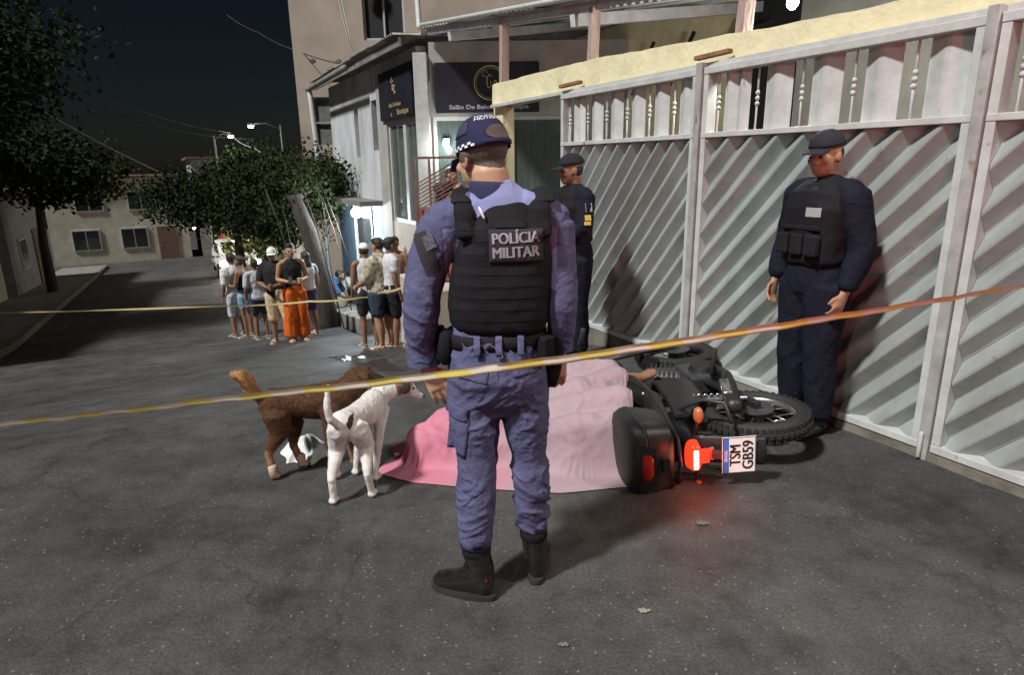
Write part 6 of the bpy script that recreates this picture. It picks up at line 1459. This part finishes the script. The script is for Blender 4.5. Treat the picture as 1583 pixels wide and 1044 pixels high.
# =================================================================== FALLEN MOTORCYCLE (built upright, then laid on its left side)
M_BPL = mat('matt black plastic', (.016, .016, .017), .48, var=.2, vscale=9, bump=.05, bscale=60); M_BGL = mat('gloss black plastic', (.012, .012, .013), .2); M_CHR = mat('bright steel', (.55, .55, .56), .25, metal=.9); M_ALU = mat('dull alloy', (.10, .10, .105), .45, metal=.6, var=.3)
M_REDL = mat('red lens', (.30, .012, .012), .2); M_REDE = mat('lit red lens', (.5, .02, .01), .2, emit=(1.0, .04, .012), estr=1.1); M_REDH = mat('lit tail bulb', (1, .5, .3), .2, emit=(1.0, .42, .25), estr=16); M_AMB = mat('amber lens', (.42, .13, .05), .2)
rot = Matrix(((0, 0, -1, 0), (0, 1, 0, 0), (1, 0, 0, 0), (0, 0, 0, 1)))     # right side up, top of the bike to the left of the picture
BIKE = Matrix.Translation((1.675, 3.46, .225)) @ Matrix.Rotation(R(7.5), 4, 'Z') @ Matrix.Rotation(R(-4), 4, 'Y') @ rot
XF.append(BIKE)
XF.append(Matrix.Translation((1.30, 3.5, 0))); 
bk = thing('motorcycle', (0, 0, 0), 'black motorcycle fallen on its side with a top box and lit tail light', 'motorcycle'); XF.pop()
def wheel(y, r, tw):
    w = MB(); n = 40; prof = [(-tw, -.02), (-tw * 1.0, .015), (-tw * .7, .042), (-tw * .3, .054), (tw * .3, .054), (tw * .7, .042), (tw, .015), (tw, -.02)]
    V = []
    for k in range(n):
        a = 2 * math.pi * k / n
        for x, dr in prof: V.append((x, y + (r - .054 + dr) * math.cos(a), r + (r - .054 + dr) * math.sin(a)))
    m = len(prof); F_ = [(k * m + i, k * m + (i + 1) % m, ((k + 1) % n) * m + (i + 1) % m, ((k + 1) % n) * m + i) for k in range(n) for i in range(m)]
    wh = obj('wheel', MB().tube([(-.035, y, r), (.035, y, r)], .055, 20, ref=(0, 0, 1), rnd=False), M_ALU, bk, smooth=True, auto=R(40))
    ty = obj('tyre', w.add(V, F_), M_RUBB, wh, smooth=True)
    tr = MB()
    for k in range(48):
        a = 2 * math.pi * (k + .5) / 48
        for sx in (-1, 0, 1):
            rr = r + (.003 if sx == 0 else -.008); M = Matrix.Rotation(a, 3, 'X'); tr.box(Vector((sx * tw * .58, y + rr * math.cos(a), r + rr * math.sin(a))), (tw * .45, .018, .024), Matrix.Rotation(-a * -1, 3, 'X'))
    obj('tread_blocks', tr, M_RUBB, wh)
    rm = MB(); rp = [(-.030, 0), (-.022, -.014), (.022, -.014), (.030, 0), (.022, .004), (-.022, .004)]; V = []
    for k in range(n):
        a = 2 * math.pi * k / n
        for x, dr in rp: V.append((x, y + (r - .066 + dr) * math.cos(a), r + (r - .066 + dr) * math.sin(a)))
    m = len(rp); obj('rim', rm.add(V, [(k * m + i, k * m + (i + 1) % m, ((k + 1) % n) * m + (i + 1) % m, ((k + 1) % n) * m + i) for k in range(n) for i in range(m)]), M_CHR, wh, smooth=True)
    sp = MB()
    for k in range(18):
        a = 2 * math.pi * k / 18; a2 = a + .35 * (1 if k % 2 else -1); sx = .03 * (1 if (k // 2) % 2 else -1)
        sp.tube([(sx, y + .05 * math.cos(a2), r + .05 * math.sin(a2)), (0, y + (r - .07) * math.cos(a), r + (r - .07) * math.sin(a))], .0025, 5)
    obj('spokes', sp, M_CHR, wh, smooth=True)
    obj('brake_disc', MB().tube([(.045, y, r), (.050, y, r)], .105, 28, ref=(0, 0, 1), rnd=False), M_ALU, wh)
    return wh
RW = .295
wheel(0, RW, .052); _chr = M_CHR; M_CHR = M_BPL; wheel(1.22, .285, .042); M_CHR = _chr  # front rim and spokes coloured black to stand in for the darkness there
# swing arm, shocks, chain, exhaust
for sx in (-1, 1):
    obj('swing_arm', MB().bar((sx * .085, -.04, RW), (sx * .075, .48, .40), .028, .045), M_BPL, bk, bevel=.005)
    sk_ = obj('shock', MB().tube([(sx * .105, .03, .33), (sx * .10, .10, .66)], .014, 10), M_CHR, bk, smooth=True)
    sp = MB(); sp.tube([(sx * .104 + .026 * math.cos(a), .04 + .062 * a / 44 + .012, .375 + .24 * a / 44 + .026 * math.sin(a) * .3) for a in np.linspace(0, 44, 130)], .005, 5); obj('spring', sp, M_CHR, sk_, smooth=True)
    obj('fork_leg', MB().tube([(sx * .09, 1.22, .285), (sx * .09, 1.02, .95)], [.026, .020], 12), M_ALU, bk, smooth=True)
    obj('handlebar', MB().tube([(0, .98, 1.02), (sx * .12, .97, 1.06), (sx * .22, .92, 1.09), (sx * .37, .86, 1.07)], .012, 8), M_BPL, bk, smooth=True)
    obj('grip', MB().tube([(sx * .27, .90, 1.085), (sx * .385, .855, 1.07)], .019, 12), M_RUBB, bk, smooth=True)
    obj('brake_lever', MB().tube([(sx * .24, .93, 1.085), (sx * .30, .96, 1.07), (sx * .37, .93, 1.06)], .006, 8), M_CHR, bk, smooth=True)
    mr = obj('mirror', MB().ell((sx * .33, .93, 1.27), (.075, .018, .05)), M_BPL, bk, smooth=True); obj('mirror_stem', MB().tube([(sx * .22, .93, 1.09), (sx * .28, .95, 1.18), (sx * .33, .94, 1.26)], .007, 8), M_BPL, mr, smooth=True)
    obj('foot_peg', MB().tube([(sx * .12, .42, .36), (sx * .29, .40, .35)], .016, 10), M_RUBB, bk, smooth=True)
    obj('passenger_peg', MB().tube([(sx * .11, .16, .42), (sx * .24, .14, .41)], .014, 10), M_RUBB, bk, smooth=True)
    obj('side_panel', MB().prism([(sx * .10, .10, .55), (sx * .10, .42, .52), (sx * .10, .44, .74), (sx * .10, .10, .78), (sx * .10, -.12, .82), (sx * .10, -.14, .74)], (sx * .025, 0, 0)), M_BGL, bk, bevel=.012)
    # luggage frame beside the tail
    obj('rack_tube', MB().tube([(sx * .13, .26, .83), (sx * .155, -.10, .88), (sx * .12, -.40, .91), (0, -.44, .915)], .011, 8), M_BPL, bk, smooth=True)
    obj('crash_bar', MB().tube([(sx * .10, -.02, .80), (sx * .19, -.12, .66), (sx * .20, -.22, .58), (sx * .10, -.26, .56)], .011, 8), M_BPL, bk, smooth=True)
    ind = obj('indicator', MB().ell((sx * .205, -.335, .775), (.045, .030, .026)), M_AMB, bk, smooth=True); obj('indicator_stem', MB().tube([(sx * .07, -.28, .765), (sx * .17, -.325, .775)], .011, 8), M_BPL, ind, smooth=True)
obj('chain_guard', MB().box((-.10, .22, .40), (.025, .46, .06), Matrix.Rotation(R(11), 3, 'X')), M_BPL, bk, bevel=.006)
ex = obj('exhaust', MB().tube([(.13, .55, .30), (.15, .30, .32), (.16, .12, .40), (.165, -.20, .52)], [.022, .03, .048, .045], 16), M_BPL, bk, smooth=True); obj('heat_shield', MB().tube([(.200, .10, .43), (.203, -.10, .505)], [(.012, .03)] * 2, 10, ref=(1, 0, 0)), M_CHR, ex, smooth=True)
eng = MB(); eng.box((0, .58, .38), (.22, .30, .22)); eng.tube([(0, .68, .46), (0, .78, .66)], [(.085, .075), (.08, .07)], 16, sq=.6)
obj('engine', eng, M_ALU, bk, bevel=.02)
fn_ = MB()
for k in range(6): fn_.box((0, .70 + .017 * k, .50 + .026 * k), (.165, .15, .008), Matrix.Rotation(R(-25), 3, 'X'))
obj('cooling_fins', fn_, M_ALU, bk)
obj('engine_cover', MB().tube([(.10, .56, .36), (.145, .56, .36)], [.095, .08], 22, rnd=False), M_BPL, bk, smooth=True, auto=R(40))
for pts in ([(0, 1.02, .92), (0, .80, .80), (0, .72, .30), (0, .45, .28)], [(0, 1.0, .88), (0, .5, .74), (0, 0, .80), (0, -.25, .84)], [(0, .45, .28), (0, .42, .74)]): obj('frame_tube', MB().tube(pts, .02, 10), M_BPL, bk, smooth=True)
tk = MB().tube([(0, .36, .80), (0, .50, .86), (0, .70, .90), (0, .88, .87), (0, .96, .84)], [(.10, .06), (.13, .10), (.155, .115), (.135, .09), (.07, .05)], 20, ref=(1, 0, 0), sq=.85); blob('tank', tk, .012, M_BGL, bk, 3)
st = MB().tube([(0, .42, .795), (0, .22, .805), (0, .02, .845), (0, -.20, .865)], [(.09, .035), (.135, .042), (.13, .042), (.10, .032)], 20, ref=(1, 0, 0), sq=.8); blob('seat', st, .012, mat('seat vinyl', (.02, .018, .018), .6, var=.2, bump=.2, bscale=80), bk, 3)
tl_ = MB().tube([(0, .0, .78), (0, -.20, .80), (0, -.36, .81)], [(.10, .05), (.085, .045), (.06, .035)], 16, ref=(1, 0, 0), sq=.8); obj('tail_cowl', tl_, M_BGL, bk, smooth=True)
# rear lamp: lens, lit bulb window, lower reflector
lamp = obj('tail_light', MB().tube([(0, -.345, .815), (0, -.395, .815)], [(.082, .040), (.072, .032)], 20, ref=(1, 0, 0), sq=.7), M_REDE, bk, smooth=True)
obj('bulb_window', MB().box((0, -.418, .822), (.100, .010, .022)), M_REDH, lamp, bevel=.003)
obj('lower_lens', MB().box((0, -.385, .765), (.075, .02, .05)), M_REDE, lamp, bevel=.004)
point('tail_glow', BIKE @ Vector((0, -.48, .80)), 1.0, (1.0, .07, .03), .03, lamp)
# rear mudguard and number plate
mg = MB().grid(lambda u, v: Vector(((u - .5) * .15, -.28 - .14 * v - .02 * math.cos((u - .5) * 3), .78 - .32 * v)), 10, 8); with_thickness(obj('mudguard', mg, M_BPL, bk, smooth=True), .005)
obj('reflector', MB().box((0, -.372, .722), (.07, .012, .022)), mat('pink reflector', (.6, .12, .14), .2), bk, bevel=.003)
PZ, PY = .600, -.425
PM = Matrix.Rotation(R(-8), 3, 'X'); pc = Vector((.0, PY, PZ))
M_PLATE = mat('white number plate', (.80, .80, .78), .4); M_PBLUE = mat('plate blue', (.05, .16, .52), .4); M_PBLK = mat('plate black', (.012, .012, .012), .5)
pl_ = obj('number_plate', MB().box(pc, (.200, .004, .170), PM), M_PLATE, bk, bevel=.0015)
def PP(x, z, l=.0032): return pc + PM @ Vector((x, -l, z))
obj('plate_border', MB().add([PP(a * .0985, b * .0835, .0026) for a, b in ((-1, -1), (1, -1), (1, 1), (-1, 1))] + [PP(a * .0945, b * .0795, .0026) for a, b in ((-1, -1), (1, -1), (1, 1), (-1, 1))], [(0, 1, 5, 4), (1, 2, 6, 5), (2, 3, 7, 6), (3, 0, 4, 7)]), M_PBLK, pl_)
obj('blue_band', MB().add([PP(-.0945, .052), PP(.0945, .052), PP(.0945, .0795), PP(-.0945, .0795)], [(0, 1, 2, 3)]), M_PBLUE, pl_)
pr, pu = PM @ Vector((1, 0, 0)), PM @ Vector((0, 0, 1))
letter_objs(text_mb('BRASIL', .022, PP(0, .066, .0038), pr, pu, .0, None, 0, fitw=.062), pr, M_PLATE, pl_)
letter_objs(text_mb('TSM', .078, PP(0, .018, .0036), pr, pu, 0, None, 0, fitw=.118, bold=.0045), pr, M_PBLK, pl_)
letter_objs(text_mb('GB59', .078, PP(0, -.046, .0036), pr, pu, 0, None, 0, fitw=.158, bold=.0045), pr, M_PBLK, pl_)
obj('plate_arm', MB().bar((0, -.36, .74), (0, PY + .012, .66), .05, .01), M_BPL, bk)
# top box
tb_ = MB()
def boxring(z, w, d, y, n=36):
    V = []
    for k in range(n):
        a = 2 * math.pi * k / n; ca, sa = math.cos(a), math.sin(a); V.append(Vector((w * math.copysign(abs(ca) ** .45, ca), y + d * math.copysign(abs(sa) ** .5, sa), z)))
    return V
rings = [(.925, .165, .150, -.235), (.94, .185, .165, -.235), (1.03, .208, .186, -.235), (1.068, .212, .190, -.235)]; n = 36
V = []; [V.extend(boxring(*r)) for r in rings]; F_ = [tuple(range(n - 1, -1, -1)), tuple(range(3 * n, 4 * n))] + [(i * n + k, i * n + (k + 1) % n, (i + 1) * n + (k + 1) % n, (i + 1) * n + k) for i in range(3) for k in range(n)]
tbx = obj('top_box', tb_.add(V, F_), M_BPL, bk, smooth=True, auto=R(35))
rings = [(1.072, .214, .192, -.235), (1.082, .218, .196, -.235), (1.115, .214, .190, -.232), (1.148, .195, .170, -.225), (1.166, .155, .130, -.22), (1.172, .09, .07, -.215)]
V = []; [V.extend(boxring(*r)) for r in rings]; m = len(rings); F_ = [tuple(range(n - 1, -1, -1)), tuple(range((m - 1) * n, m * n))] + [(i * n + k, i * n + (k + 1) % n, (i + 1) * n + (k + 1) % n, (i + 1) * n + k) for i in range(m - 1) for k in range(n)]
lid = obj('lid', MB().add(V, F_), M_BPL, tbx, smooth=True, auto=R(35))
obj('red_reflector', MB().tube([(-.075, -.418, 1.075), (-.03, -.432, 1.078), (.03, -.432, 1.078), (.075, -.418, 1.075)], [(.030, .012)] * 4, 14, ref=(0, 0, 1)), M_REDL, tbx, smooth=True)
obj('reflector_frame', MB().add([(-.10, -.421, 1.03), (.10, -.421, 1.03), (.13, -.414, 1.13), (-.13, -.414, 1.13), (-.10, -.434, 1.035), (.10, -.434, 1.035), (.125, -.428, 1.12), (-.125, -.428, 1.12)], [(0, 1, 5, 4), (1, 2, 6, 5), (2, 3, 7, 6), (3, 0, 4, 7), (4, 5, 6, 7)]), M_BGL, lid)
obj('latch', MB().box((0, -.430, .985), (.07, .02, .04)), M_BGL, tbx, bevel=.005)
obj('mount_plate', MB().box((0, -.20, .918), (.20, .24, .014)), M_BPL, bk, bevel=.003)
hd_ = obj('headlight', MB().ell((0, 1.12, .93), (.10, .075, .10)), M_CHR, bk, smooth=True); obj('front_mudguard', MB().grid(lambda u, v: Vector(((u - .5) * .12, 1.22 + (.315 - .05 * abs(u - .5)) * math.cos(R(40) + v * R(95)), .285 + (.315 - .05 * abs(u - .5)) * math.sin(R(40) + v * R(95)))), 8, 16), M_BGL, bk, smooth=True)
XF.pop()

# =================================================================== RED BEACON of the patrol vehicle behind the viewer
bc = thing('patrol_beacon', (1.7, -1.6, 0), 'red flashing beacon on a stand behind the viewer', 'beacon')
obj('stand', MB().tube([(1.7, -1.6, 0), (1.7, -1.6, 1.62)], .025, 10), M_GREYP, bc, smooth=True)
obj('dome', MB().tube([(1.7, -1.6, 1.63), (1.7, -1.6, 1.72), (1.7, -1.6, 1.76)], [.07, .065, .035], 18), mat('lit red dome', (.6, .02, .02), .2, emit=(1, .03, .02), estr=4), bc, smooth=True)
point('beacon_light', (1.66, -1.50, 1.69), 45, (1.0, .06, .05), .05, bc)
bs_ = bpy.data.lights.new('beacon_beam', 'SPOT'); bs_.energy = 140; bs_.color = (1.0, .05, .04); bs_.shadow_soft_size = .05; bs_.spot_size = R(50); bs_.spot_blend = 1.0     # the rotating reflector's beam
bo_ = bpy.data.objects.new('beacon_beam', bs_); C.objects.link(bo_); bo_.location = (1.66, -1.48, 1.70); bo_.rotation_euler = (Vector((1.15, 4.9, 2.3)) - Vector((1.66, -1.48, 1.70))).to_track_quat('-Z', 'Y').to_euler(); link_parent(bo_, bc)
